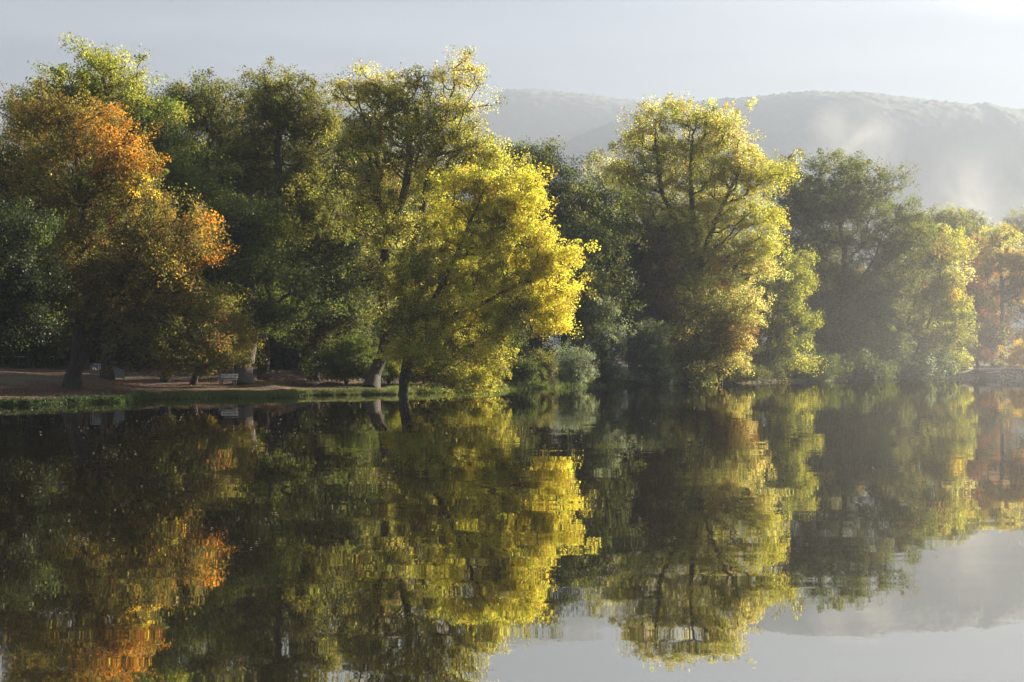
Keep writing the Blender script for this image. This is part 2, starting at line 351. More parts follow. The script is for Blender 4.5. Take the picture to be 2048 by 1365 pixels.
TRI = [0]
def tree(name, label, cat, Y, lobes, pal, clumps, per, leaf=.16, base=None, tpath=None, tr=.35, sig=.62, shell=.5,
         barkm='bark', group=None, twig=.035, limbs=5, droop=0.0, depth=.85, jit=.18, shrub=False, stems=1, bare=0.0, spr=2.15, sink=.1):
    """lobes: (px,py,rx,rz[,dY[,colour]]) in photo pixels at distance Y"""
    L = []; cn = []
    for l in lobes:
        dY = l[4] if len(l) > 4 and l[4] is not None else R(-1, 1)*l[2]/F*Y*.5
        YY = Y+dY; k = YY/F
        c = P(l[0], l[1], YY); L.append([*c, l[2]*k*.93, l[2]*k*depth*.93, l[3]*k*.96]); cn.append(l[5] if len(l) > 5 else None)
    L = np.array(L)
    wgt = (L[:, 3]*L[:, 5])**.9; wgt /= wgt.sum()
    kid = 5; ns = int(clumps*1.6/kid)+2; li = rng.choice(len(L), ns, p=wgt)
    d = rng.normal(0, 1, (ns, 3)); d /= np.linalg.norm(d, axis=1)[:, None]
    rr = shell+(1-shell)*rng.uniform(0, 1, ns)**.6; rr = np.where(rng.uniform(0, 1, ns) < .12, rr*1.18, rr)
    lob = L[li]
    r2 = rr*(1+.30*snoise(d*1.9+lob[:, :3]*.7, 1.0, 0))
    sup = lob[:, :3]+d*lob[:, 3:]*r2[:, None]
    perm = rng.permutation(ns)
    li = np.repeat(li, kid); n = ns*kid; shade = np.repeat(rng.uniform(.80, 1.22, ns), kid)
    of = rng.normal(0, 1, (n, 3)); of /= np.maximum(1, np.linalg.norm(of, axis=1)/1.8)[:, None]
    cen = np.repeat(sup, kid, 0)+of*np.array([1., 1., .42])*sig*spr
    cen[:, 2] -= .12*np.linalg.norm(of[:, :2], axis=1)*sig*spr
    # drop clumps buried deep in another lobe
    q = ((cen[:, None, :]-L[None, :, :3])/L[None, :, 3:]); q = np.sqrt((q**2).sum(-1)); q = q.min(1)
    keep = (q > .45) | (rng.uniform(0, 1, n) < .35)
    cen = cen[keep][:clumps]; li = li[keep][:clumps]; shade = shade[keep][:clumps]; n = len(cen)
    gz = ground_z(cen[:, 0], cen[:, 1]); cen[:, 2] = np.maximum(cen[:, 2], np.maximum(gz, 0)+.35)
    # colours
    pk = list(pal.items()); pc = np.array([PAL[k] for k, _ in pk]); pw = np.cumsum([v for _, v in pk]); pw = pw/pw[-1]
    u = .5+.42*snoise(cen, .42, 1)+rng.normal(0, .16, n); u = np.clip(u, 0, .999)
    ci = np.searchsorted(pw, u); cols = pc[np.minimum(ci, len(pc)-1)].copy()
    for j, cname in enumerate(cn):
        if cname:
            msk = (li == j) & (rng.uniform(0, 1, n) < .85); cols[msk] = PAL[cname]
    cols *= shade[:, None]*rng.uniform(1-jit, 1+jit, (n, 1))*(1+rng.normal(0, .05, (n, 3)))
    # trunk line
    bp = gpos(*(base if base else (lobes[0][0], Y)))
    bp[2] -= sink
    ctr = (L[:, :3]*wgt[:, None]).sum(0); top = L[:, 2].max()
    root = empty(name, tuple(bp+np.array([0, 0, sink])), label, cat, group)
    nodes = []; par = []; dist = []; is_tr = []
    def chain(pts, start=None):
        prev = start
        for k in range(len(pts)-1):
            m = max(2, int(np.linalg.norm(pts[k+1]-pts[k])/.9))
            for i in range(0 if (k == 0 and start is None) else 1, m+1 if k == len(pts)-2 else m):
                q = pts[k]+(pts[k+1]-pts[k])*i/m
                if i: q = q+rng.normal(0, .05, 3)
                nodes.append(q); par.append(-1 if prev is None else prev)
                dist.append(0. if prev is None else dist[prev]+np.linalg.norm(q-nodes[prev])); is_tr.append(True)
                prev = len(nodes)-1
    if tpath: 
        paths = tpath if isinstance(tpath[0], list) else [tpath]
        for ii, tp in enumerate(paths):
            pts = [P(*(p[:2]), Y+(p[2] if len(p) > 2 else 0)) for p in tp]
            if ii == 0: chain([bp]+pts)
            else:
                b2 = bp+np.array([R(-.4, .4), R(-.3, .3), 0]); 
                chain([nodes[1]]+pts, 1)
    elif shrub:
        for k in range(stems):
            a = 2*pi*k/stems+R(0, 1); e = ctr+np.array([cos(a)*L[:, 3].mean()*.6, sin(a)*L[:, 3].mean()*.5, 0])
            b2 = bp+np.array([cos(a), sin(a), 0])*.12
            if k == 0: chain([b2, (b2+e)/2, e])
            else: chain([bp, (b2+e)/2, e], 0)
    else:
        chain([bp, bp+(ctr-bp)*np.array([.35, .35, .4])+np.array([R(-.2, .2), R(-.2, .2), 0]), np.array([ctr[0], ctr[1], ctr[2]*.6+top*.4])])
    nt = len(nodes)
    # grow limbs: join clumps to the nearest wood, nearest first
    T0 = np.array(nodes); o = np.argsort(np.linalg.norm(cen[:, None]-T0[None, ::2], axis=2).min(1))
    lowz = T0[0, 2]+.22*(T0[:, 2].max()-T0[0, 2]) if not shrub else -9
    N = np.zeros((nt+2*n, 3)); N[:nt] = T0; Dd = np.zeros(nt+2*n); Dd[:nt] = dist
    blk = np.zeros(nt+2*n); blk[:nt][T0[:, 2] < lowz] = 50.
    cnt = nt; par = par+[0]*(2*n)
    for i in o:
        p = cen[i]; v = p-N[:cnt]; dl = np.sqrt((v**2).sum(1))
        cost = dl+.28*Dd[:cnt]+blk[:cnt]+np.maximum(0, -v[:, 2])*.7
        k = int(cost.argmin())
        mid = N[k]+(p-N[k])*.5+np.array([0, 0, -.08*dl[k]])+rng.normal(0, .07*dl[k]+.02, 3)
        N[cnt] = mid; par[cnt] = k; Dd[cnt] = Dd[k]+dl[k]*.5
        N[cnt+1] = p; par[cnt+1] = cnt; Dd[cnt+1] = Dd[k]+dl[k]; cnt += 2
    N = N[:cnt]; par = np.array(par[:cnt])
    ex = 2.3; acc = np.full(cnt, .010**ex)
    for i in range(cnt-1, 0, -1):
        if par[i] >= 0: acc[par[i]] += acc[i]
    rad = acc**(1/ex); rad *= tr/rad[0] if rad[0] > 0 else 1
    rad[:nt] = np.maximum(rad[:nt], tr*(1-.9*np.minimum(1, np.array(dist)/max(dist))**1.2)*.55)
    if not shrub:
        hgt = N[:nt, 2]-N[0, 2]; rad[:nt] *= 1+.55*np.exp(-np.maximum(hgt, 0)/.55)
    # assign edges to trunk or to big limbs
    owner = np.zeros(cnt, int); lc = 0; starts = []
    order = np.argsort([-rad[i] if par[i] >= 0 and par[i] < nt and i >= nt else 0 for i in range(cnt)])
    big = [i for i in order[:limbs] if i >= nt and par[i] < nt and rad[i] > .05]
    for j, i in enumerate(big): owner[i] = j+1
    for i in range(nt, cnt):
        if owner[i] == 0 and par[i] >= nt: owner[i] = owner[par[i]]
    K = 6
    ang = np.arange(K)*2*pi/K; ca, sa = np.cos(ang), np.sin(ang)
    rel = N-bp-np.array([0, 0, sink])
    for j in range(len(big)+1):
        e = np.array([i for i in range(cnt) if owner[i] == j and par[i] >= 0 and (rad[i] > twig or i < nt)])
        if len(e) == 0: continue
        A = rel[par[e]]; B = rel[e]; rb = rad[e]; ra = np.minimum(rad[par[e]], rb*1.5); same = np.array([par[i] < nt and i < nt for i in e]); ra[same] = rad[par[e]][same]
        dv = B-A; ln = np.linalg.norm(dv, axis=1)[:, None]+1e-6; dv = dv/ln; B = B+dv*rb[:, None]*.4
        up = np.where(np.abs(dv[:, 2:3]) < .9, np.array([[0, 0, 1.]]), np.array([[1., 0, 0]]))
        a = np.cross(dv, up); a /= np.linalg.norm(a, axis=1)[:, None]; b = np.cross(dv, a)
        ring = a[:, None, :]*ca[None, :, None]+b[:, None, :]*sa[None, :, None]
        V = np.concatenate([A[:, None]+ring*ra[:, None, None], B[:, None]+ring*rb[:, None, None]], 1)
        kk = np.arange(K); f = np.stack([kk, (kk+1) % K, (kk+1) % K+K, kk+K], -1)
        Fc = (f[None]+np.arange(len(e))[:, None, None]*2*K).reshape(-1, 4)
        mesh_np('trunk' if j == 0 else 'limb', V.reshape(-1, 3), Fc, M[barkm], root, smooth=True); TRI[0] += 2*len(Fc)
    sg = sig*rng.uniform(.42, 1.2, n)
    if bare: 
        kb = rng.uniform(0, 1, n) > bare; cen = cen[kb]; sg = sg[kb]; cols = cols[kb]
    V, Fc, col = leaves(cen, sg, int(per*1.95), leaf, cols, droop)
    V = V-(bp+np.array([0, 0, sink]))
    V[:, 2] = np.maximum(V[:, 2], -bp[2]-sink+.03)
    mesh_np('crown' if not shrub else 'foliage', V, Fc, M['leaf'], root, col=col); TRI[0] += len(Fc)
    return root
def copy_tree(src, loc, rz, s, label, group=None):
    r = src.copy(); C.objects.link(r); r.location = loc; r.rotation_euler[2] = rz; r.scale = (s, s, s)
    r['label'] = label
    if group: r['group'] = group
    for ch in src.children:
        c = ch.copy(); C.objects.link(c); c.parent = r
    return r
#TREES#
# ------------------------------------------------------------------ trees, from the left
tree('oak_tree', 'tall open crowned yellow green oak rising behind the orange tree at the left', 'tree', 112,
     [(180,120,42,24),(235,140,45,36),(130,175,45,30),(85,195,40,28),(40,215,34,24),(12,225,20,22),(160,190,55,38),(225,200,60,40),(280,195,38,30),(305,225,28,28),
      (250,235,60,30),(190,250,70,40),(100,240,60,35),(60,255,45,28),(130,290,80,40),(250,290,60,40)],
     {'green':1,'lime':2.2,'ygreen':1.0}, 620, 52, .17, base=(215,112), tpath=[(205,560),(195,400),(200,300),(215,225),(205,150)], tr=.42, sig=.55, shell=.45, limbs=7, twig=.028)
tree('hornbeam_tree', 'broad orange and bronze tree with a forked trunk near the water at the left', 'tree', 97,
     [(105,215,50,38,0,'bronze'),(75,290,50,45,1,'bronze'),(215,255,55,38,-2,'orange'),(250,300,32,45,-2,'orange'),(150,240,50,40,1,'bronze'),
      (160,310,75,55),(110,360,80,55,1),(230,370,75,55,-1),(265,350,25,30,-2,'gold'),(60,400,60,55,2,'brown'),(160,430,95,60,-1),(250,450,75,55,-2),
      (325,420,64,36,-1,'bronze'),(375,440,42,32,-1,'bronze'),(400,480,26,28,-1.5,'orange'),(340,490,64,38,-2),(385,510,32,20,-2,'orange'),
      (80,500,80,60,1),(180,520,90,60,-1),(280,540,80,50,-2),(350,560,42,40,-1,'bronze'),(325,535,26,30,-3,'gold'),(370,600,32,45,0,'bronze'),
      (120,590,70,45,-2,'olive'),(180,585,30,40,-3,'bronze'),(250,620,80,40),(340,640,60,40,-1,'olive'),(400,630,20,40,0,'russet'),(290,690,80,30,-1,'olive'),(360,700,50,34,-1,'olive'),
      (100,640,70,30,2,'dark'),(220,670,50,30,2,'dark'),(410,690,40,40,-1,'olive')],
     {'brown':.8,'bronze':.9,'olive':2.4,'oak':.6,'russet':.2}, 1500, 56, .145, base=(145,97), tpath=[[(152,700),(168,610),(165,480),(160,380),(150,280)],[(165,720),(195,640),(250,540),(300,470)]], tr=.5, sig=.52, limbs=8, barkm='bark', twig=.022)
tree('ash_tree', 'shade darkened green feathery leaved tree at the left edge in front of the orange tree', 'tree', 88,
     [(20,440,60,40),(55,490,40,40),(0,520,60,60),(60,560,40,40),(20,610,60,45),(50,650,42,32),(-40,470,70,60),(-60,580,80,70),(-30,670,80,40),(-100,520,80,80),(-160,600,80,80)],
     {'deep':3,'green':1}, 650, 52, .135, base=(-90,89), tpath=[(-85,640),(-80,560),(-60,480)], tr=.35, sig=.5, droop=.15, limbs=4)  # leaf colour lowered to stand in for the shade at this edge
tree('lime_tree', 'green tree top at the left edge above the feathery ash', 'tree', 106,
     [(20,320,50,35),(50,345,35,30),(-20,350,60,45),(20,390,60,40),(-60,420,70,60),(20,450,60,50)],
     {'dark':2,'deep':1}, 330, 46, .16, base=(-60,106), tr=.3, sig=.55, limbs=3)  # part of the leaves darkened in place of shade
tree('maple_tree', 'mid green maple with a rounded top between the orange tree and the oaks', 'tree', 110,
     [(300,245,40,40),(330,290,40,50),(345,245,12,40,-1),(325,340,60,50),(385,350,36,36),(400,390,30,40),(350,400,60,40),(290,380,50,60),(430,410,40,30)],
     {'green':2.2,'lime':.6,'dark':.6}, 480, 50, .155, base=(330,114), tr=.32, sig=.55, limbs=4)
tree('sycamore_tree', 'leaning grey trunked green sycamore standing behind the white bench', 'tree', 114,
     [(480,420,50,34),(440,450,45,40),(500,460,50,36),(470,510,65,40),(530,505,30,26,-1),(510,560,50,40),(450,570,50,50),(500,620,60,40),(560,600,30,24,-1),(570,625,30,24,-1),(540,640,35,22),(470,640,55,40),(540,460,30,20,0,'lime'),
      (600,560,30,40)],
     {'green':2.2,'dark':1.1,'grey':.6}, 760, 50, .155, base=(487,113), tpath=[(497,700),(512,640),(500,560),(495,480)], tr=.62, sig=.55, barkm='bark_grey', limbs=5)
tree('field_maple_tree', 'low olive and yellow leaved tree hanging over the bank beside the white bench', 'tree', 107,
     [(430,610,45,34),(450,650,45,34),(420,680,45,34),(460,690,32,32),(420,708,32,20),(395,716,34,20),(350,725,36,18),(470,660,30,22,-1)],
     {'olive':2,'bronze':.8,'ygreen':.5,'green':.8}, 420, 52, .14, base=(385,110), tr=.22, sig=.45, limbs=4)
tree('oak_tree', 'broad dark oak with a flat sunlit top left of the twin crowned oak', 'tree', 124,
     [(400,185,44,24),(450,180,40,22),(370,205,34,22),(480,200,40,26),(430,220,80,40),(380,250,50,40),(490,260,60,45),(430,290,90,50),(370,310,60,50),(500,330,60,50),(440,360,90,50),(480,400,60,50),(400,430,70,50),(500,450,50,50)],
     {'oak':2,'olive':1.2,'dark':1}, 900, 50, .175, base=(455,128), tr=.45, sig=.6, limbs=6, twig=.035)
tree('oak_tree', 'oak with a bare dark trunk showing through its crown and a ragged sunlit top', 'tree', 120,
     [(540,168,34,22),(590,172,28,20),(575,195,40,26),(615,195,28,24),(640,215,26,24),(530,205,34,30),(520,240,40,30),(600,240,55,30),(640,245,24,18),(560,280,60,34),(500,300,45,34),(620,290,40,32),
      (600,340,50,34),(510,350,45,34),(560,385,34,24,-1,'lime'),(640,350,50,40),(500,390,50,34),(620,400,50,34),(570,440,70,34),(640,450,50,40)],
     {'oak':2,'olive':1.5,'lime':.6,'dark':.6}, 860, 48, .165, base=(527,122), tpath=[(530,660),(540,540),(556,440),(556,360),(558,290),(556,220)], tr=.45, sig=.55, shell=.5, limbs=7, twig=.03)
tree('walnut_tree', 'wide dark spreading tree filling the shade left of the yellow tree', 'tree', 126,
     [(680,270,50,30),(640,300,50,40),(720,310,50,40),(680,350,70,50),(600,480,60,50),(660,430,70,50),(730,430,60,50),(620,540,70,50),(690,520,80,50),(740,520,50,50),(640,610,70,40),(700,610,70,40),(600,640,60,36),(660,670,60,34),(720,670,50,36),(690,300,20,14,-2,'russet'),(750,350,22,18,-2,'russet')],
     {'dark':2.2,'oak':1.2,'green':.6}, 1150, 46, .18, base=(627,122), tpath=[(632,690),(650,560),(690,420),(700,330)], tr=.42, sig=.62, limbs=7, droop=.06)
tree('poplar_tree', 'tallest thin topped pale yellow green tree with a dark upright trunk above the yellow tree', 'tree', 117,
     [(915,132,28,20,0,'straw'),(938,150,18,16,0,'straw'),(895,170,24,26,0,'straw'),(940,200,30,16,0,'straw'),(900,215,40,24),(870,190,16,30),(812,165,24,22),(812,200,34,36),(770,195,15,28),(735,160,14,22,0,'straw'),(745,200,22,30,0,'straw'),(700,185,22,22,0,'straw'),(715,225,34,26),
      (800,250,55,36),(850,255,45,34),(760,260,40,34),(730,270,40,36),(890,265,50,24),(940,270,36,18),(700,290,30,28),(850,310,60,30),(780,310,50,30),(930,310,60,28),(975,300,34,24,0,'ygreen'),(1000,330,36,20,0,'ygreen'),(880,350,50,24),(720,340,40,30),(790,370,50,30),(750,410,50,40),(820,420,50,40),(770,480,40,40),(830,500,50,40)],
     {'oak':1.8,'straw':.7,'ygreen':1.1,'olive':1.8}, 1250, 46, .15, base=(742,116), tpath=[[(752,730),(775,680),(768,600),(768,500),(800,420),(820,350),(818,270),(812,190)],[(800,660),(830,480),(850,400),(870,300),(905,180)]], tr=.55, sig=.5, shell=.35, limbs=9, twig=.024)
tree('lime_tree', 'bright yellow sunlit tree leaning far out over the water with branches touching it', 'tree', 111,
     [(1050,362,28,22,0,'yellow'),(1010,355,28,18),(960,360,44,26),(1052,395,22,30,0,'yellow'),(920,400,50,34),(985,400,50,36,0,'yellow'),(1025,430,40,34),(1060,460,24,20),(880,450,44,36,1,'ygreen'),(950,460,60,44),(1000,490,55,40),
      (1075,480,18,20,0,'yellow'),(1050,520,44,30),(1090,530,34,30,0,'yellow'),(1130,510,26,22,0,'yellow'),(1145,535,22,20,0,'yellow'),(1120,570,36,30,0,'yellow'),(1140,595,20,18,0,'yellow'),(1100,620,38,26,0,'yellow'),(1110,640,22,14,0,'yellow'),(1050,580,50,34),(1030,620,44,26),(1000,560,50,40),(930,540,60,44,1,'ygreen'),(870,520,44,44,1,'olive'),(840,540,34,40,-2,'olive'),(850,610,40,34,-3,'olive'),(800,640,34,34,-2,'olive'),(860,680,34,30,-3,'ygreen'),(800,680,24,24,-2,'ygreen'),
      (950,600,60,40),(890,600,50,40,1,'olive'),(840,590,26,20,-2),(980,650,40,34),(985,690,28,34),(975,730,30,26),(945,690,40,34,1,'olive'),(900,660,50,34,1,'ygreen'),(850,650,44,34,1,'olive'),(820,690,34,28),(812,720,26,20),(870,720,34,28,0,'olive'),
      (925,745,40,24,0,'ygreen'),(960,762,26,14),(920,772,18,8),(880,750,30,18,0,'olive'),(806,690,26,22,-4,'ygreen'),(835,650,30,30,-4,'olive'),(850,700,30,26,-3,'ygreen'),(790,620,34,40,2,'oak'),(800,560,30,40,2,'oak')],
     {'olive':1.3,'ygreen':2.4,'yellow':2.2}, 2100, 56, .14, base=(805,111.2), tpath=[[(806,735),(825,680),(870,600),(900,540),(930,470),(960,400)],[(830,700),(890,640),(980,600),(1060,560),(1120,540)]], tr=.36, sig=.42, shell=.45, limbs=10, twig=.02, depth=.75)
tree('alder_tree', 'dull green round topped tree in shade right behind the yellow tree', 'tree', 158,
     [(1040,300,30,16),(1020,310,20,14),(1090,325,34,18),(1060,340,50,30),(1120,350,40,26),(1160,370,40,24),(1100,400,70,40),(1170,420,50,40),(1200,400,40,40),(1120,470,80,50),(1200,490,50,50),(1140,560,70,50),(1210,570,50,50),(1160,640,60,40),(1080,560,60,60)],
     {'oak':2,'green':1,'dark':1}, 900, 44, .22, base=(1125,160), tr=.4, sig=.75, limbs=5)
tree('alder_tree', 'dark tree in deep shade below the left arm of the big pale tree', 'tree', 168,
     [(1220,440,50,34),(1260,480,60,40),(1210,520,50,40),(1270,560,60,40),(1230,610,60,40),(1290,640,50,40),(1310,530,40,50)],
     {'dark':1.6,'green':1.2,'oak':.8}, 640, 44, .23, base=(1262,168), tr=.35, sig=.8, limbs=5)
tree('willow_tree', 'massive pale yellow green tree with sunlit right side in the middle of the far bank', 'tree', 172,
     [(1345,208,22,16),(1315,215,20,14),(1290,225,22,14),(1335,235,34,20),(1275,262,40,20),(1300,280,44,28),(1250,285,22,14),(1400,235,34,22),(1445,240,34,24),(1470,265,26,20,0,'straw'),(1420,270,50,28),(1485,290,18,14,0,'straw'),
      (1180,312,26,12,0,'straw'),(1215,325,30,18),(1250,345,44,26),(1300,330,50,30),(1370,310,50,30),(1430,310,44,26),(1480,330,40,24),(1530,345,24,24,0,'ygreen'),(1515,375,36,28,0,'ygreen'),(1450,370,55,34),(1380,370,60,34),(1310,380,55,34),
      (1270,400,40,30),(1340,430,60,34),(1420,440,60,40),(1490,430,44,34,0,'ygreen'),(1530,440,22,40,0,'ygreen'),(1535,490,20,24,0,'ygreen'),(1500,500,40,34,0,'ygreen'),(1440,510,50,34),(1370,500,50,40),(1310,480,34,30),
      (1515,545,24,24,0,'straw'),(1470,560,44,28,-1,'straw'),(1410,565,36,28,-2,'straw'),(1430,600,44,26),(1380,590,30,40),(1345,470,40,50,-2,'oak'),(1330,560,40,40,0,'oak'),(1420,560,14,18,-4,'orange')],
     {'olive':.9,'oak':.5,'ygreen':2.2,'straw':2.2}, 2000, 48, .20, base=(1400,174), tpath=[[(1398,640),(1395,540),(1388,450),(1380,360),(1385,270)],[(1392,560),(1360,460),(1320,380),(1310,270)],[(1400,520),(1440,420),(1480,340)]], tr=.7, sig=.66, shell=.4, limbs=10, twig=.05)
tree('cherry_tree', 'thin dark red leaved tree in front of the shaded alder', 'tree', 166,
     [(1310,470,16,26),(1320,520,22,34),(1300,570,26,36),(1330,620,24,34)], {'russet':1.2,'brown':1.2,'dark':.7}, 170, 40, .2, base=(1318,167), tr=.15, sig=.6, limbs=2)
tree('hazel_tree', 'arching straw and russet leaved tree bending over the water below the big pale tree', 'tree', 164,
     [(1480,620,26,22,0,'straw'),(1500,600,22,16,0,'straw'),(1465,650,24,20,0,'straw'),(1440,640,36,30),(1462,690,28,24,-1,'straw'),(1485,690,14,14,-2,'gold'),(1475,672,16,18,-2,'russet'),(1455,720,26,16,-1,'straw'),(1410,680,44,34,0,'olive'),(1400,620,44,34,0,'oak'),(1380,700,40,30,0,'oak'),(1430,735,34,14,0,'olive')],
     {'olive':1.3,'straw':1,'oak':1.2}, 620, 46, .2, base=(1440,166), tpath=[(1445,700),(1470,640),(1510,600),(1540,585)], tr=.28, sig=.6, limbs=5, twig=.045)
tree('locust_tree', 'layered green tree catching light on drooping sprays right of the big pale tree', 'tree', 190,
     [(1580,530,30,20,0,'lime'),(1570,570,34,26,0,'lime'),(1595,560,14,20,0,'ygreen'),(1560,620,40,26),(1590,640,24,16,0,'lime'),(1540,660,40,26),(1570,690,44,20),(1605,705,32,10,-1,'ygreen'),(1540,730,44,20),(1600,725,16,10,-1,'ygreen'),(1500,730,34,18),(1520,600,30,34,1,'green')],
     {'green':2,'lime':1,'olive':.6}, 620, 46, .22, base=(1530,192), tpath=[(1535,680),(1560,600),(1575,540)], tr=.3, sig=.66, droop=.12, limbs=5)
tree('chestnut_tree', 'large dark domed tree with a spiky top right of the big pale tree', 'tree', 214,
     [(1640,302,24,10),(1625,318,34,14),(1590,330,28,16),(1690,325,30,16),(1572,385,24,30),(1565,440,22,34),(1570,500,24,34),(1720,345,26,14),(1575,345,20,14),(1655,350,50,26),(1590,375,40,28),(1740,370,30,16),(1795,350,12,10),(1785,365,10,10),(1720,390,60,30),(1650,410,70,36),(1780,410,44,24),
      (1820,440,36,26),(1600,430,40,40),(1700,460,80,40),(1780,470,60,36),(1850,480,24,24,0,'bronze'),(1640,490,60,40),(1590,500,34,40),(1720,540,80,40),(1650,570,70,40),(1780,550,50,40),(1600,600,40,40),(1700,620,70,40),(1760,620,40,40),(1640,670,60,34),(1690,660,50,40,-2),(1700,700,60,30),(1760,690,40,36)],
     {'oak':2,'green':1.3,'dark':1,'bronze':.25}, 2000, 44, .27, base=(1680,216), tpath=[(1680,620),(1690,500),(1670,400)], tr=.6, sig=.85, limbs=7, twig=.06)
tree('robinia_tree', 'yellow green open tree with slanting dark trunks at the right end of the tree line', 'tree', 222,
     [(1860,470,34,20),(1840,495,34,20,0,'ygreen'),(1890,480,28,20,0,'ygreen'),(1900,510,26,24,0,'ygreen'),(1860,530,44,24),(1820,540,30,30),(1905,545,20,14,0,'straw'),(1880,565,30,20),(1850,590,40,30),(1890,590,20,16,-1,'gold'),(1905,610,30,20,0,'lime'),(1920,635,20,14,0,'lime'),(1880,640,40,26),(1840,660,40,30),(1900,675,30,14),(1870,710,44,20),(1820,720,40,20),(1900,720,30,12),(1800,680,30,40,0,'dark')],
     {'olive':1.4,'lime':1.4,'ygreen':1,'green':1}, 1050, 44, .25, base=(1800,224), tpath=[[(1815,640),(1840,580),(1865,500)],[(1850,680),(1870,600),(1885,520)]], tr=.36, sig=.72, limbs=6, twig=.05)
tree('bald_cypress_tree', 'narrow salmon red tree with a straight dark trunk near the right edge', 'tree', 250,
     [(1955,490,14,18),(1955,520,24,20),(1950,560,28,24),(1965,590,30,24),(1945,630,30,26),(1970,660,30,26),(1950,700,34,24)],
     {'rust':2,'russet':1,'bronze':.8,'olive':.5}, 480, 46, .26, base=(1955,252), tpath=[(1955,600),(1955,480)], tr=.3, sig=.7, limbs=4, twig=.05)
tree('ivy_clad_tree', 'thinly leaved yellowing tree with an ivy covered trunk beside the red tree', 'tree', 246,
     [(1995,470,24,20,0,'ygreen'),(2010,500,30,20,0,'straw'),(1990,530,22,24,0,'straw'),(2030,520,26,24,0,'orange'),(2005,590,7,30,-1,'dark'),(2004,650,8,36,-1,'dark'),(2003,705,9,26,-1,'dark'),(2030,570,30,26,0,'orange'),(2060,540,34,34,0,'bronze')],
     {'ygreen':1,'bronze':1,'straw':.5,'olive':.7}, 460, 44, .25, base=(2003,248), tpath=[(2005,600),(2000,520),(2000,465)], tr=.4, sig=.6, limbs=4, twig=.04)
tree('beech_tree', 'orange brown tree at the right edge behind the ivy clad one', 'tree', 262,
     [(2050,560,30,30),(2070,610,50,44),(2030,640,34,34,0,'olive'),(2060,690,50,30,0,'gold'),(2100,560,60,60),(2150,640,70,70)],
     {'bronze':1.2,'orange':.6,'gold':.4,'olive':.6}, 520, 40, .28, base=(2080,264), tr=.35, sig=.85, limbs=4)
tree('willow_shrub', 'golden bush at the right edge above the stone bank', 'bush', 240,
     [(2045,700,18,20),(2035,720,16,14),(2070,705,30,26)], {'gold':1.5,'ygreen':1,'orange':.6}, 170, 44, .22, base=(2055,244), shrub=True, stems=4, tr=.08, sig=.5, limbs=0)
tree('birch_tree', 'small light green tree top behind the open tree at the right end', 'tree', 290,
     [(1890,435,26,14),(1915,445,22,16),(1870,450,26,20),(1930,470,20,20),(1900,490,40,40),(1900,600,40,80)], {'lime':1.4,'olive':1,'green':1}, 360, 40, .30, base=(1900,292), tr=.25, sig=.9, limbs=3)
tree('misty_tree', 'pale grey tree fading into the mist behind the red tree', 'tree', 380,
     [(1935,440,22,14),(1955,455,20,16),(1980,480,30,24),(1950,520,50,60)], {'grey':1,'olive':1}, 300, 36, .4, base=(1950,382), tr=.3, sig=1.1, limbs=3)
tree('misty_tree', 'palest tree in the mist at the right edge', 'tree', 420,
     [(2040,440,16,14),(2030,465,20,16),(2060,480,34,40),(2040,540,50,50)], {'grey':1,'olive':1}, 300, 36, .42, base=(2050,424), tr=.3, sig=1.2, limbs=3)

# ------------------------------------------------------------------ shrubs on the bank
def shrub(name, label, Y, lobes, pal, cl, per, leaf, base, **k):
    return tree(name, label, 'bush', Y, lobes, pal, cl, per, leaf, base=base, shrub=True, stems=k.pop('stems', 5), tr=k.pop('tr', .09), limbs=0, twig=.012, sig=k.pop('sig', .4), **k)
shrub('willow_shrub', 'loose pale green willow bush right at the water beside the grassy bank', 140,
      [(1145,725,22,26),(1135,705,10,16),(1160,735,20,22),(1130,745,20,20),(1150,755,26,14),(1165,715,8,14)], {'grey':2,'green':1}, 240, 44, .11, (1145, 141), sig=.34, shell=.2)
shrub('willow_shrub', 'tall grey green pointed willow bush left of two behind the grass strip', 153.5,
      [(1207,615,14,20),(1200,650,26,24),(1215,680,30,28),(1185,700,28,28),(1205,735,38,24),(1230,740,24,20)], {'grey':2,'dark':1}, 460, 44, .14, (1205, 155), sig=.45, tr=.14)
shrub('willow_shrub', 'broad grey green willow bush right of the tall pointed one', 157,
      [(1300,665,18,20),(1290,700,30,24),(1315,715,28,26),(1280,740,30,22),(1320,748,28,18),(1270,715,20,24)], {'grey':1.6,'green':1,'dark':.6}, 460, 44, .14, (1298, 159), sig=.45, tr=.14)
shrub('laurel_bush', 'low round dark green bush on the grass behind the yellow tree', 134,
      [(1030,740,24,18),(1055,745,20,16),(1010,745,20,16),(1000,755,18,12),(1040,728,18,10)], {'green':1.4,'dark':1}, 260, 44, .12, (1030, 136), sig=.32)
shrub('laurel_bush', 'dull brownish bush between the round green bush and the pale willow', 142,
      [(1085,725,18,20),(1080,745,22,14),(1100,755,14,8)], {'olive':1,'oak':1,'brown':.5}, 150, 40, .13, (1085, 145), sig=.34)
shrub('holly_bush', 'dark leafy bush under the trees left of the leaning trunks', 118,
      [(680,715,34,24),(715,700,26,30),(650,735,30,16),(700,735,34,16),(725,735,18,18)], {'dark':1.4,'green':1.2}, 420, 42, .12, (690, 120), sig=.36)
shrub('elder_bush', 'light green leafy bush peeping out right of the leaning trunk', 121,
      [(775,720,18,24),(770,745,22,14),(790,740,14,18)], {'green':1,'lime':.7}, 170, 42, .12, (775, 123), sig=.34)
shrub('elder_bush', 'dark bush behind the short trunk of the yellow tree', 124,
      [(840,745,34,18),(870,735,30,22),(900,740,30,20)], {'dark':1.2,'olive':.7}, 240, 42, .13, (860, 127), sig=.4)
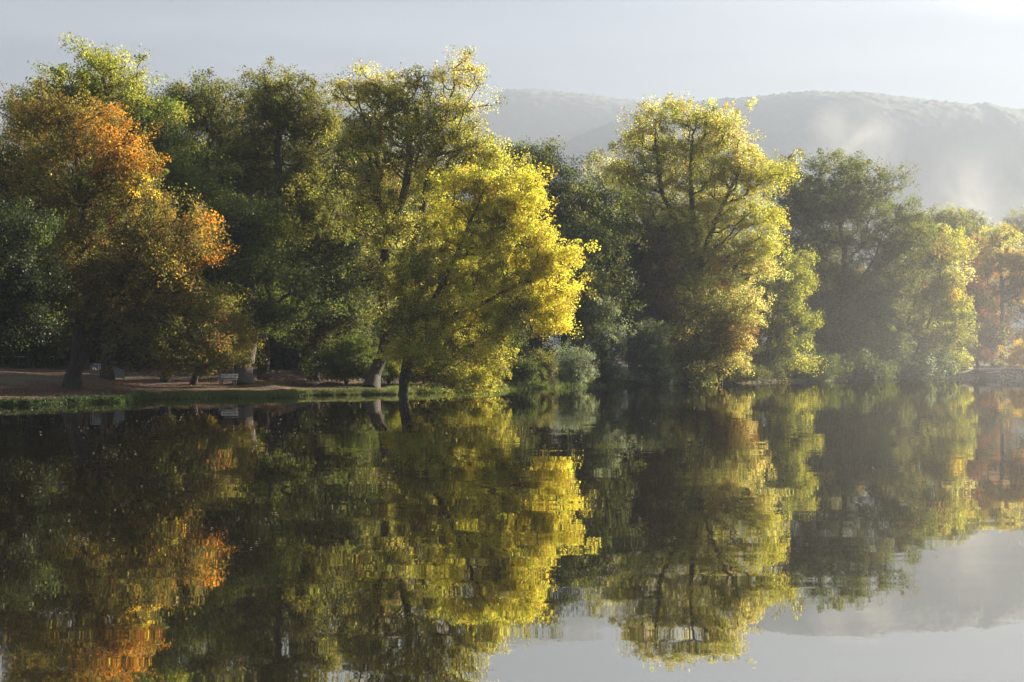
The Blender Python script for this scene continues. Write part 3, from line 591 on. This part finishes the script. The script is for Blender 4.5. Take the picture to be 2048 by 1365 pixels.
shrub('alder_bush', 'green bush hanging to the water just right of the broad willow bush', 168,
      [(1375,730,26,22),(1400,745,30,16),(1360,750,22,12),(1350,700,20,20)], {'green':1.4,'grey':.7,'dark':.8}, 300, 42, .16, (1378, 170), sig=.5)
shrub('alder_bush', 'dark bush at the waterline under the straw leaved arching tree', 176,
      [(1450,748,40,14),(1490,745,30,16),(1430,735,30,18)], {'dark':1.2,'oak':1}, 260, 40, .17, (1460, 178), sig=.5)
shrub('alder_bush', 'low green bush along the water beneath the layered tree', 196,
      [(1560,745,40,16),(1610,745,34,16),(1640,735,30,20),(1590,735,34,16)], {'dark':1,'green':1.2}, 340, 40, .19, (1590, 198), sig=.6)
shrub('alder_bush', 'grey green bush along the water below the domed tree', 206,
      [(1680,735,40,22),(1720,735,34,20),(1750,742,30,14),(1650,748,30,10)], {'dark':1,'green':1,'grey':.6}, 360, 40, .21, (1700, 208), sig=.65)
shrub('alder_bush', 'misty green bush at the water left of the stone bank', 218,
      [(1790,735,36,20),(1830,738,34,16),(1860,730,26,18),(1850,745,26,8)], {'green':1,'grey':1}, 360, 40, .22, (1815, 221), sig=.7)
# ------------------------------------------------------------------ dark wood behind the front row
def wood(px, top, Y, label, k, pal, wd=75):
    hpx = (HY-top)
    lob = [(px+R(-.3, .3)*wd, top+hpx*f, wd*R(.45, .7)*g, hpx*.15) for f, g in ((.10, .55), (.16, .8), (.28, 1.0), (.28, .9), (.42, 1.1), (.42, 1.1), (.58, 1.1), (.58, 1.0), (.74, 1.0), (.88, .8))]
    return tree('forest_tree', label, 'tree', Y, lob, pal, 620, 40, .27, base=(px, Y+1), tr=.4, sig=.85, limbs=2, depth=.9, group='trees of the dark wood behind the bank', twig=.06)
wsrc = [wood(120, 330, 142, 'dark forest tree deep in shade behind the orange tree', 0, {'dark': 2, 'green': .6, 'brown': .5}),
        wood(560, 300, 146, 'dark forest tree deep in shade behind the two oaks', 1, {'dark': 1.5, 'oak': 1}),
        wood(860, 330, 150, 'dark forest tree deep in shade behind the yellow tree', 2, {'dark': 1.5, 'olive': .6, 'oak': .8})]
spots = [(-330, 128, 1.0, 1), (-240, 140, .95, 0), (-150, 124, .85, 2), (-60, 136, .9, 1), (10, 150, .95, 2), (60, 128, .78, 0), (170, 132, .8, 1), (230, 150, .95, 2), (290, 140, .9, 0), (350, 160, 1.0, 1), (410, 146, .95, 2), (470, 158, 1.0, 0), (640, 152, 1.0, 2), (700, 142, .9, 0),
         (760, 160, 1.0, 1), (820, 140, .85, 1), (930, 158, .95, 0), (1000, 166, .85, 1), (1080, 178, .9, 2), (1180, 184, .9, 0), (1270, 190, .95, 1), (1360, 196, 1.0, 2), (1470, 204, .95, 0), (1560, 216, .9, 1), (1640, 232, 1.0, 2), (1770, 238, .85, 1), (1840, 246, .75, 0), (1930, 262, .72, 1), (1985, 280, .7, 2), (2090, 285, .75, 0), (2180, 280, .9, 1), (2290, 290, 1.0, 2), (-200, 190, 1.0, 2), (-60, 200, 1.1, 0), (60, 190, 1.0, 1), (150, 200, 1.0, 2), (260, 195, 1.0, 0), (370, 205, 1.0, 1), (480, 200, 1.0, 2), (610, 205, 1.0, 0), (720, 210, 1.0, 1), (840, 205, .9, 2), (960, 215, .9, 0), (1050, 220, .85, 1), (1705, 226, .75, 2), (1900, 256, .7, 0), (20, 160, .7, 2), (110, 150, .62, 1), (330, 142, .6, 2), (1030, 232, .9, 2)]
LW = ['beyond the left edge, farthest left', 'beyond the left edge, behind the feathery ash', 'just beyond the left edge', 'at the left edge below the small lime', 'behind the left side of the orange tree', 'behind the feathery ash and the fence',
      'behind the forked trunk of the orange tree', 'behind the stack of barriers', 'behind the maple', 'behind the low olive tree', 'behind the left half of the broad oak', 'behind the white bench', 'behind the leafy holly bush', 'behind the walnut',
      'behind the leaning poplar trunk', 'behind the base of the poplar', 'behind the lower branches of the yellow tree', 'behind the tip of the yellow tree, by the house', 'right of the house', 'behind the tall pointed willow bush', 'behind the broad willow bush',
      'behind the base of the big pale tree', 'behind the arching straw leaved tree', 'behind the layered green tree', 'behind the left of the domed tree', 'behind the right of the domed tree', 'behind the slanting trunks near the stone wall', 'behind the red tree', 'behind the ivy clad trunk',
      'just beyond the right edge', 'second beyond the right edge', 'farthest beyond the right edge', 'deep in the wood beyond the left edge', 'deep in the wood behind the small lime', 'deep in the wood behind the tall open oak', 'deep in the wood far behind the orange tree', 'deep in the wood far behind the barriers', 'deep in the wood far behind the maple', 'deep in the wood far behind the bench', 'deep in the wood beyond the slim trunks', 'deep in the wood far behind the walnut', 'deep in the wood far behind the poplar', 'deep in the wood far behind the yellow tree', 'deep in the wood far behind the house', 'directly behind the middle of the domed tree', 'directly behind the slanting trunks', 'low behind the rail fence', 'low behind the right end of the rail fence', 'low behind the right part of the orange tree', 'deep in the wood straight behind the pink house']
SL = ['dark forest tree in shade between the orange tree and the maple', 'dark forest tree in shade between the two oaks', 'dark forest tree in shade behind the crown of the yellow tree']
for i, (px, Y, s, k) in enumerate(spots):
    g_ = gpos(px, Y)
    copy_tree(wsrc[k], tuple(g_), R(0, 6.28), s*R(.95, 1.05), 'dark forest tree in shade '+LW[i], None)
for o, l in zip(wsrc, SL): o['label'] = l
# ------------------------------------------------------------------ haze
m = bpy.data.materials.new('morning_haze'); m.use_nodes = True; t = NT(m.node_tree)
v = t.n('ShaderNodeVolumePrincipled', i_Color=(.25,.285,.35, 1), i_Density=HAZE, i_Anisotropy=.30)
t.n('ShaderNodeOutputMaterial', i_Volume=v.outputs[0])
M['haze'] = m
hz = MB(); x0, x1, y0, y1, z0, z1 = -2900, 2900, -80, 4990, -4.5, 845
hz.add([(x0, y0, z0), (x1, y0, z0), (x1, y1, z0), (x0, y1, z0), (x0, y0, z1), (x1, y0, z1), (x1, y1, z1), (x0, y1, z1)],
       [(3, 2, 1, 0), (4, 5, 6, 7), (0, 1, 5, 4), (1, 2, 6, 5), (2, 3, 7, 6), (3, 0, 4, 7)])
ho = hz.build('haze', M['haze']); ho['kind'] = 'stuff'
print('TRIS', TRI[0])
# ------------------------------------------------------------------ grass and creepers on the bank
def bank_pts(n, p0, p1, s0, s1, power=1.0):
    """random points on the bank between two photo columns"""
    def wof(px):
        YY = np.interp(px, [p[0] for p in shore_px], [F*H/(p[1]-HY) for p in shore_px]); return (px-1024)/F*YY*EE[0]+YY*EE[1]
    w0, w1 = wof(p0), wof(p1)
    W = rng.uniform(w0, w1, n)+rng.normal(0, .7, n); S = s0+(s1-s0)*rng.uniform(0, 1, n)**power
    s = shore_s(W)+S; return EE[0]*W+DD[0]*s, EE[1]*W+DD[1]*s
def blades(X, Y, h, wd, cols, lean=.35):
    n = len(X); z = ground_z(X, Y); z = np.maximum(z, -.02)
    a = rng.uniform(0, 6.28, n); hh = h*rng.uniform(.5, 1.3, n)
    base = np.stack([X, Y, z-.03], -1); u = np.stack([np.cos(a), np.sin(a), a*0], -1)*wd*rng.uniform(.6, 1.3, n)[:, None]
    ln = rng.normal(0, lean, (n, 2))*hh[:, None]; ln[:, 1] -= .25*hh
    tip = base+np.stack([ln[:, 0], ln[:, 1], hh+.03], -1)
    V = np.stack([base-u, base+u, tip], 1).reshape(-1, 3)
    return V, np.arange(3*n).reshape(-1, 3), cols
def colr(n, c0, c1, v=.25):
    t_ = rng.uniform(0, 1, (n, 1)); c = np.array(c0)*(1-t_)+np.array(c1)*t_
    return c*rng.uniform(1-v, 1+v, (n, 1))
parts = []
for p0, p1, n, s0, s1, h, c0, c1 in [(262, 300, 2600, -.05, 1.2, .24, (.13, .17, .03), (.07, .11, .02)), (330, 600, 15000, -.05, 1.6, .22, (.10, .15, .025), (.14, .17, .04)),
                                     (640, 800, 9000, -.05, 1.5, .22, (.10, .13, .03), (.12, .12, .04)), (800, 1000, 14000, -.05, 3.5, .22, (.11, .15, .03), (.15, .17, .04)),
                                     (1000, 1270, 22000, -.05, 5.0, .22, (.12, .17, .03), (.16, .20, .05)), (1270, 1450, 3000, -.05, 1.0, .25, (.06, .09, .02), (.1, .12, .03)),
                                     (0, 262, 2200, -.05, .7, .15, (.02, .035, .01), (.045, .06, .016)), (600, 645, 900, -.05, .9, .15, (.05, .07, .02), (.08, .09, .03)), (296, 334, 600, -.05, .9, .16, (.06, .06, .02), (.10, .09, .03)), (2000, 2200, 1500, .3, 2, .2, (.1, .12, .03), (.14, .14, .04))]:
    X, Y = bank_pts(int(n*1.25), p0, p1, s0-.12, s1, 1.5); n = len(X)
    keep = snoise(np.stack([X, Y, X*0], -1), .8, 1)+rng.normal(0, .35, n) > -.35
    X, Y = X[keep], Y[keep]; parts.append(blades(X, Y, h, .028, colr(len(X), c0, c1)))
V = np.concatenate([p[0] for p in parts]); col = np.concatenate([p[2] for p in parts])
go = mesh_np('bank_grass', V, np.arange(len(V)).reshape(-1, 3), M['grass'], col=col)
tag(go, 'short green grass growing along the lip of the lake bank', 'grass', kind='stuff'); TRI[0] += len(V)//3
# leafy creeper hanging down the bank at the left
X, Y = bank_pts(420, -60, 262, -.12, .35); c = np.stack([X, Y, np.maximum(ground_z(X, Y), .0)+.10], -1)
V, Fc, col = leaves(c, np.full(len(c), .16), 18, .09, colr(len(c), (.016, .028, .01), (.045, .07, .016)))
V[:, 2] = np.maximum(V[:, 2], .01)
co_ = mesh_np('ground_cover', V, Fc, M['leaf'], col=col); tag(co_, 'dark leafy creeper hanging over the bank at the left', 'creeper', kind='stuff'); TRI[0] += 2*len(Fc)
# fallen leaves lying on the ground
def lit(n, p0, p1, s0, s1):
    X, Y = bank_pts(n, p0, p1, s0, s1, .8); z = ground_z(X, Y)+.02
    nv = rng.normal(0, .35, (n, 3)); nv[:, 2] = 1; nv /= np.linalg.norm(nv, axis=1)[:, None]
    a = np.cross(nv, rng.normal(0, 1, (n, 3))); a /= np.linalg.norm(a, axis=1)[:, None]; b = np.cross(nv, a); c = np.stack([X, Y, z], -1); s = .045*rng.uniform(.6, 1.5, (n, 1))
    return np.stack([c-a*s, c-b*s*.7, c+a*s, c+b*s*.7], 1).reshape(-1, 3)
V = np.concatenate([lit(9000, -80, 800, 1.0, 16), lit(5000, 0, 700, 8, 45)])
fo = mesh_np('leaf_litter', V, np.arange(len(V)).reshape(-1, 4), M['leaf'], col=colr(len(V)//4, (.16, .07, .025), (.30, .16, .05), .4))
tag(fo, 'brown fallen leaves scattered over the ground under the trees', 'leaf litter', kind='stuff'); TRI[0] += len(V)//2
# leaves drifting on the lake
n = 5200; py = 770+rng.uniform(0, 1, n)**1.2*330; px = np.where(rng.uniform(0, 1, n) < .6, rng.uniform(-100, 760, n), rng.uniform(0, 2100, n))
kp = snoise(np.stack([px*.010, py*.05, px*0], -1), 1.0, 2)+rng.normal(0, .25, n) > .30; px, py = px[kp], py[kp]
Yd = F*H/(py-HY); X = (px-1024)/F*Yd; ok = (X*DD[0]+Yd*DD[1]-shore_s(X*EE[0]+Yd*EE[1])) < -.5
X, Yd = X[ok], Yd[ok]; n = len(X); a = rng.uniform(0, 6.28, n); s = (.012+.035*rng.uniform(0, 1, n)**3)*np.clip(Yd/55, .5, 1.5)
u = np.stack([np.cos(a), np.sin(a), a*0], -1)*s[:, None]; v_ = np.stack([-np.sin(a), np.cos(a), a*0+.25], -1)*s[:, None]*.7; c = np.stack([X, Yd, a*0+.012], -1)
V = np.stack([c-u, c-v_*[1, 1, -.5], c+u, c+v_], 1).reshape(-1, 3)
lo = mesh_np('floating_leaves', V, np.arange(4*n).reshape(-1, 4), M['leaf'], col=colr(n, (.68, .62, .50), (.55, .42, .2), .2))
tag(lo, 'tiny pale fallen leaves floating on the dark water', 'floating leaves', kind='stuff')

# undergrowth closing the view under the crowns
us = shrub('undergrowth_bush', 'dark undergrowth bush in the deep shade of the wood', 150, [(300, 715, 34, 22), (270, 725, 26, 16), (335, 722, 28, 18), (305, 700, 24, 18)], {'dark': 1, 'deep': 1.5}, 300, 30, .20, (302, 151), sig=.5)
us['group'] = 'undergrowth bushes deep in the wood'
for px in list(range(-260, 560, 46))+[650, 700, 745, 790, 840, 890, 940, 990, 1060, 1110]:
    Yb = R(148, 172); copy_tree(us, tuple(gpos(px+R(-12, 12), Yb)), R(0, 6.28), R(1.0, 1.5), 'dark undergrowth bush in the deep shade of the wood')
# ------------------------------------------------------------------ bench
M['white'] = simple('weathered_white_paint', (.80, .80, .76), .6, .25, 9, .3, col2=(.55, .55, .50))
M['conc'] = simple('concrete', (.30, .28, .25), .85, .3, 12, .4)
g_ = gpos(457, 112)
bn = empty('park_bench', tuple(g_), 'white slatted park bench on the leafy bank left of the leaning grey trunk', 'bench', rz=-.32)
for y, z, h, rx in ((.20, .80, .13, -.2), (.17, .60, .11, -.2), ):
    b = MB(); b.box((0, y, z), (1.5, .035, h), rx=rx); b.build('backrest_slat', M['white'], bn, bevel=.006)
for y in (-.26, -.12, .02):
    b = MB(); b.box((0, y, .445), (1.5, .115, .04)); b.build('seat_slat', M['white'], bn, bevel=.006)
for x in (-.62, .62):
    b = MB(); b.box((x, -.26, .20), (.09, .09, .44)); b.box((x, .10, .20), (.09, .10, .44)); b.box((x, -.08, .405), (.085, .42, .05)); b.box((x, .205, .62), (.07, .06, .52), rx=-.2)
    b.build('leg_frame', M['conc'], bn, bevel=.01)
# ------------------------------------------------------------------ crowd barriers
M['steel'] = simple('galvanised_steel', (.26, .27, .28), .38, .25, 14, .1, metal=.8)
M['mesh_panel'] = simple('grey_plastic_sheet', (.20, .21, .20), .7, .15, 5, .1)
for i, (px, dy, rz, lab) in enumerate([(214, 0, .02, 'steel crowd barrier at the front of the stack behind the forked tree'), (212, .22, .05, 'steel crowd barrier in the middle of the stack behind the forked tree'), (208, .45, -.03, 'steel crowd barrier at the back of the stack behind the forked tree')]):
    g_ = gpos(px, 117+dy); t0 = empty('crowd_barrier', tuple(g_), lab, 'barrier', 'stacked crowd barriers', rz=rz)
    b = MB(); hw, h0, h1 = 1.1, .20, 1.08
    b.tube([(-hw, 0, h0), (-hw, 0, h1-.1), (-hw+.1, 0, h1), (hw-.1, 0, h1), (hw, 0, h1-.1), (hw, 0, h0), (-hw, 0, h0)], .022, 8); b.build('frame', M['steel'], t0, smooth=True)
    b = MB()
    for k in range(16): x = -hw+.13+k*(2*hw-.26)/15; b.tube([(x, 0, h0), (x, 0, h1-.01)], .009, 5)
    bo = b.build('bars', M['steel'], t0, smooth=True); bo['kind'] = 'stuff'
    for x in (-.8, .8):
        b = MB(); b.tube([(x, -.26, .02), (x, -.05, h0), (x, .05, h0), (x, .26, .02)], .016, 6); b.build('foot', M['steel'], t0, smooth=True)
g_ = gpos(236, 116.6); b = MB(); b.box((0, 0, .62), (.95, .03, .86)); p1 = empty('noticeboard_panel', tuple(g_), 'plain grey framed panel propped against the right end of the barriers', 'panel', rz=.03)
b.build('sheet', M['mesh_panel'], p1)
b = MB()
for c, d in (((0, 0, 1.07), (1.02, .05, .05)), ((0, 0, .17), (1.02, .05, .05)), ((-.49, 0, .60), (.04, .05, .83)), ((.49, 0, .60), (.04, .05, .83)), ((-.49, 0, .07), (.04, .3, .14)), ((.49, 0, .07), (.04, .3, .14))): b.box(c, d)
b.build('frame', M['steel'], p1)
# ------------------------------------------------------------------ rail fence far left
M['post'] = simple('grey_weathered_wood', (.26, .24, .21), .85, .3, 10, .4)
f0 = gpos(52, 138); fo_ = empty('rail_fence', tuple(f0), 'low pale rail fence in the shade under the feathery ash', 'fence')
for k, px in enumerate((5, 37, 75, 108)):
    q = gpos(px, 138)-f0; b = MB(); b.box((q[0], 0, q[2]+.5), (.09, .09, 1.1)); b.build('post', M['post'], fo_)
for z in (.85,):
    a0 = gpos(5, 138)-f0; a1 = gpos(108, 138)-f0; b = MB(); b.tube([(a0[0], -.06, a0[2]+z), (a1[0], -.06, a1[2]+z)], .04, 6); b.build('rail', M['white'], fo_)
# ------------------------------------------------------------------ slim forest trunks behind the oaks
for i, (px, r, Y, lab) in enumerate([(541, .10, 160, 'leftmost'), (552, .16, 158, 'second from left'), (564, .13, 162, 'third from left'), (573, .12, 160, 'fourth from left'), (581, .17, 157, 'fifth from left'), (592, .20, 155, 'rightmost and thickest')]):
    tree('pine_tree', f'slim straight grey trunk, {lab} of the row seen beyond the lawn', 'tree', Y, [(px+3, 590, 24, 60), (px-4, 520, 22, 50)], {'dark': 1, 'green': .5}, 70, 36, .22, base=(px, Y), tpath=[(px+R(-2, 2), 660), (px+R(-4, 4), 560)], tr=r, sig=.6, limbs=0, barkm='bark_grey', group='slim trunks beyond the lawn')
# ------------------------------------------------------------------ brushwood, log, stumps, driftwood
def twigs(name, px, Y, n, Rx, Hh, label, cat, lift=0, matn='bark', r=.02):
    g_ = gpos(px, Y); e = empty(name, tuple(g_), label, cat); b = MB()
    for k in range(n):
        a = R(0, 6.28); x = rng.normal(0, Rx*.4); y = rng.normal(0, Rx*.3); L_ = R(.5, 1.3)*Rx*.55; top = Hh*max(.15, 1-(x/Rx)**2)
        z = R(.02, top); p0 = Vector((x, y, z)); dr = Vector((cos(a), sin(a), R(-.25, .35+lift))).normalized()
        q = [p0-dr*L_*.5, p0+Vector((R(-.08, .08), R(-.08, .08), R(0, .12))), p0+dr*L_*.5]
        for v in q: v.z = max(v.z, -.02)
        b.tube(q, [r, r*.8, r*.3], 4)
    o = b.build('branches', M[matn], e); o['kind'] = 'stuff'; return e
M['twig'] = simple('dry_twigs', (.24, .16, .11), .9, .4, 12, .2)
twigs('brush_pile', 560, 121, 330, 1.9, .95, 'heap of cut brown branches on the ground right of the dark oak trunk', 'brushwood', matn='twig', r=.018)
twigs('brush_pile', 588, 117, 260, 1.6, .5, 'low spread of dead branches in front of the brown heap', 'brushwood', matn='twig', r=.02)
twigs('dead_shrub', 642, 119, 160, 1.2, 1.5, 'bare twiggy dead shrub left of the dark leafy bush', 'shrub', lift=1.6, matn='twig', r=.014)
M['pale'] = simple('bleached_wood', (.50, .46, .38), .8, .25, 12, .3)
g_ = gpos(662, 116.5); e = empty('fallen_log', tuple(g_), 'dark fallen log with a bleached broken branch at its left end', 'log')
b = MB(); b.tube([(-.95, 0, .10), (-.3, .05, .17), (.4, 0, .13), (.95, -.05, .10)], [.09, .16, .15, .10], 9); b.build('log', M['bark'], e, smooth=True)
b = MB(); b.tube([(-.9, 0, .13), (-1.15, -.05, .17), (-1.33, -.1, .05)], [.06, .055, .04], 7); b.build('branch', M['pale'], e, smooth=True)
g_ = gpos(1107, 139.0); e = empty('driftwood', tuple(g_), 'pale forked driftwood branch standing left of the pale willow bush', 'driftwood')
b = MB(); b.tube([(-.25, 0, .95), (-.18, 0, .6), (.05, 0, .45), (.25, 0, .35), (.3, 0, -.02)], [.03, .06, .07, .06, .05], 7); b.tube([(-.18, 0, .6), (-.3, 0, .4), (-.28, 0, 0)], [.05, .05, .04], 7); b.build('branch', M['pale'], e, smooth=True)
g_ = gpos(1052, 131.0); e = empty('tree_stump', tuple(g_), 'low broken stump at the edge of the water below the round bush', 'stump')
b = MB(); b.tube([(0, 0, -.1), (0, 0, .25), (.05, 0, .5)], [.28, .17, .10], 9); b.build('stump', M['bark'], e, smooth=True)
b = MB(); b.tube([(-.1, -.1, .1), (.6, -.2, .18), (1.3, -.2, .05)], [.10, .08, .05], 7); b.build('root', M['bark_grey'], e, smooth=True)
# dipping dead twig in front of the yellow tree
# ------------------------------------------------------------------ house glimpsed in the wood
M['render'] = simple('pink_render', (.42, .27, .22), .9, .15, 2, .1); M['tile'] = simple('red_roof_tile', (.28, .09, .05), .85, .3, 3, .4); M['glass'] = simple('dark_window', (.02, .022, .025), .15, .1, 2, 0)
g_ = gpos(1022, 186); g_[2] -= .2; e = empty('house', tuple(g_), 'small pinkish house with a red roof glimpsed through the trunks right of the yellow tree', 'house', rz=.2)
b = MB(); b.box((0, 0, 3.2), (7, 6, 6.4)); b.build('wall', M['render'], e)
b = MB(); b.add([(-3.9, -3.4, 6.3), (3.9, -3.4, 6.3), (3.9, 3.4, 6.3), (-3.9, 3.4, 6.3), (-3.9, 0, 8.5), (3.9, 0, 8.5)], [(0, 1, 5, 4), (2, 3, 4, 5), (1, 2, 5), (3, 0, 4), (3, 2, 1, 0)]); b.build('roof', M['tile'], e)
for x in (-2, .2, 2.2):
    for z in (1.8, 4.6):
        b = MB(); b.box((x, -3.0, z), (1.1, .12, 1.5)); wd_ = b.build('window', M['white'], e)
        b = MB(); b.box((x, -3.04, z), (.9, .1, 1.3)); b.build('pane', M['glass'], wd_)
# ------------------------------------------------------------------ stone bank, landing and posts at the far right
M['stone'] = simple('pale_rubble_stone', (.42, .36, .29), .9, .35, 3, .6, col2=(.20, .16, .13), bdist=.05); M['earth'] = simple('bank_earth', (.16, .11, .08), .95, .3, 2, .5)
A = P(1855, 757.8, 224.0); A[2] = 0; B_ = P(2140, 756.0, 236.5); B_[2] = 0; dr = (B_-A); Lw = np.linalg.norm(dr); dr /= Lw; az = math.atan2(dr[1], dr[0]); nr = np.array([dr[1], -dr[0], 0])
wl = empty('stone_wall', tuple(A), 'rough pale rubble stone wall holding the bank at the right end', 'wall', rz=az)
b = MB(); b.box((Lw/2, 1.6, .62), (Lw, 2.6, 1.7)); b.build('core', M['earth'], wl)
import bmesh
sm = []
for k in range(6):
    bm = bmesh.new(); bmesh.ops.create_icosphere(bm, subdivisions=1, radius=.5)
    for v in bm.verts: v.co = Vector((v.co.x*R(.85, 1.2), v.co.y*R(.8, 1.1), v.co.z*R(.8, 1.15)))+Vector((R(-.07, .07), R(-.07, .07), R(-.07, .07)))
    me = bpy.data.meshes.new('stone'); bm.to_mesh(me); bm.free(); me.materials.append(M['stone']); sm.append(me)
for row, z in enumerate((.10, .50, .95, 1.35)):
    x = R(0, .5)
    while x < Lw:
        wd = R(.5, 1.15)
        if not (10.0 < x < 12.0 and z < 1.1):
            o = bpy.data.objects.new('stone', sm[int(R(0, 5.99))]); C.objects.link(o); o.parent = wl; o.location = (x+wd/2, .25+R(-.12, .10)+row*.06, z+R(-.06, .06)); o.scale = (wd, .55, R(.40, .56)); o.rotation_euler = (R(-.2, .2), R(-.2, .2), R(-.2, .2))
        x += wd*.93
b = MB(); b.box((Lw/2, 1.5, 1.56), (Lw, 2.9, .10)); b.build('coping', M['stone'], wl, bevel=.03)
jx = (1965-1855)/(2140-1855)*Lw; J = A+dr*jx
je = empty('jetty', tuple(J+nr*.6), 'small grey concrete landing with a pale edge board on the stone wall', 'jetty', rz=az)
b = MB(); b.box((0, 0, 1.42), (4.6, 1.5, .38)); b.build('deck', M['conc'], je, bevel=.02)
b = MB(); b.box((.5, -.80, 1.02), (2.6, .10, .12), ry=-.05); b.build('edge_board', M['white'], je)
for x in (-.6, 2.1):
    b = MB(); b.box((x, -.6, .55), (.14, .14, 1.5)); b.build('post', M['post'], je)
for k in range(8):
    b = MB(); b.box((.1+k*.24, -.35, .55), (.10, .06, 1.3)); b.build('slat', M['post'], je)
for px, hgt, r, lab in ((1863, 1.25, .05, 'left of two thin grey posts close together on the stone wall'), (1867, 1.2, .05, 'right of two thin grey posts close together on the stone wall'), (1929, 1.9, .06, 'tall thin grey post standing alone on the stone wall')):
    k = (px-1855)/(2140-1855)*Lw; q = A+dr*k-nr*1.2; e = MB(); e.tube([(0, 0, 0), (0, 0, hgt)], r, 6); e.tube([(0, 0, hgt), (0, 0, hgt+.06)], r*1.35, 6)
    o = e.build('post', M['post']); o.location = (q[0], q[1], 1.60); tag(o, lab, 'post')
k = (1948-1855)/(2140-1855)*Lw; q = A+dr*k-nr*1.5; e = empty('sign_post', (q[0], q[1], 1.6), 'thin post with three small white plates in front of the red tree', 'sign')
b = MB(); b.tube([(0, 0, 0), (0, 0, 1.3)], .03, 6); b.build('pole', M['post'], e)
for z, x in ((.42, -.02), (.78, .02), (1.14, .05)):
    b = MB(); b.box((x, -.05, z), (.20, .02, .22)); b.build('plate', M['white'], e)
e = MB(); p0 = P(1872, 756.5, 221); p1 = P(1918, 748, 222); p2 = P(1946, 738.5, 226); e.tube([p0, (p0+p1)/2+[0, 0, .1], p1, p2], [.08, .13, .14, .09], 8)
e.tube([p1, P(1905, 741, 221.5), P(1888, 738, 221)], [.07, .05, .02], 6)
o = e.build('fallen_branch', M['bark'], smooth=True); tag(o, 'bare fallen branch lying slantwise from the stone wall down to the water', 'branch')
# ------------------------------------------------------------------ mist rising off the lake
def mist(px0, px1, y0, y1, Y, dens, seed, label, lean=.5, dep=40, lo=.44, hi=.72):
    c = P((px0+px1)/2, (y0+y1)/2, Y); rx = (px1-px0)/2/F*Y; rz = (y1-y0)/2/F*Y
    m = bpy.data.materials.new('mist'); m.use_nodes = True; t = NT(m.node_tree)
    co = t.n('ShaderNodeTexCoord').outputs['Object']
    mp = t.n('ShaderNodeMapping', i_Vector=co, i_Scale=(1/rx, 1/dep, 1/rz)); u = mp.outputs[0]
    rad = t.n('ShaderNodeVectorMath', operation='LENGTH', i_0=u).outputs['Value']
    fall = t.math('SUBTRACT', 1.0, rad, clamp=True)
    mn = t.n('ShaderNodeMapping', i_Vector=co, i_Scale=(.055, .02, .03), i_Location=(seed, seed, seed), i_Rotation=(0, lean, 0))
    nz = t.n('ShaderNodeTexNoise', i_Vector=mn.outputs[0], i_Scale=1.0, i_Detail=4.0, i_Roughness=.6, i_Distortion=1.2).outputs['Fac']
    nz = t.n('ShaderNodeMapRange', i_Value=nz, i_1=lo, i_2=hi, i_3=0., i_4=1.).outputs[0]
    d = t.math('MULTIPLY', t.math('MULTIPLY', fall, nz), dens)
    v = t.n('ShaderNodeVolumePrincipled', i_Color=(.85, .85, .85, 1), i_Density=d, i_Anisotropy=.3)
    t.n('ShaderNodeOutputMaterial', i_Volume=v.outputs[0])
    bm = bmesh.new(); bmesh.ops.create_icosphere(bm, subdivisions=3, radius=1.0)
    for vv in bm.verts: vv.co = Vector((vv.co.x*rx, vv.co.y*dep, vv.co.z*rz))
    me = bpy.data.meshes.new('mist'); bm.to_mesh(me); bm.free(); me.materials.append(m)
    o = bpy.data.objects.new('mist', me); C.objects.link(o); o.location = c; tag(o, label, 'mist', kind='stuff'); m.cycles.volume_step_rate = 1.0
mist(980, 3000, 220, 1200, 195, .0019, 1.7, 'thin veil of mist in front of the trees at the right', .0, 95, .1, .6)
mist(1590, 1800, 190, 400, 420, .024, 3.1, 'wisp of mist curling up above the domed tree', .5)
mist(1800, 2120, 270, 560, 430, .016, 7.7, 'bank of sunlit mist rising behind the trees at the right', .7)
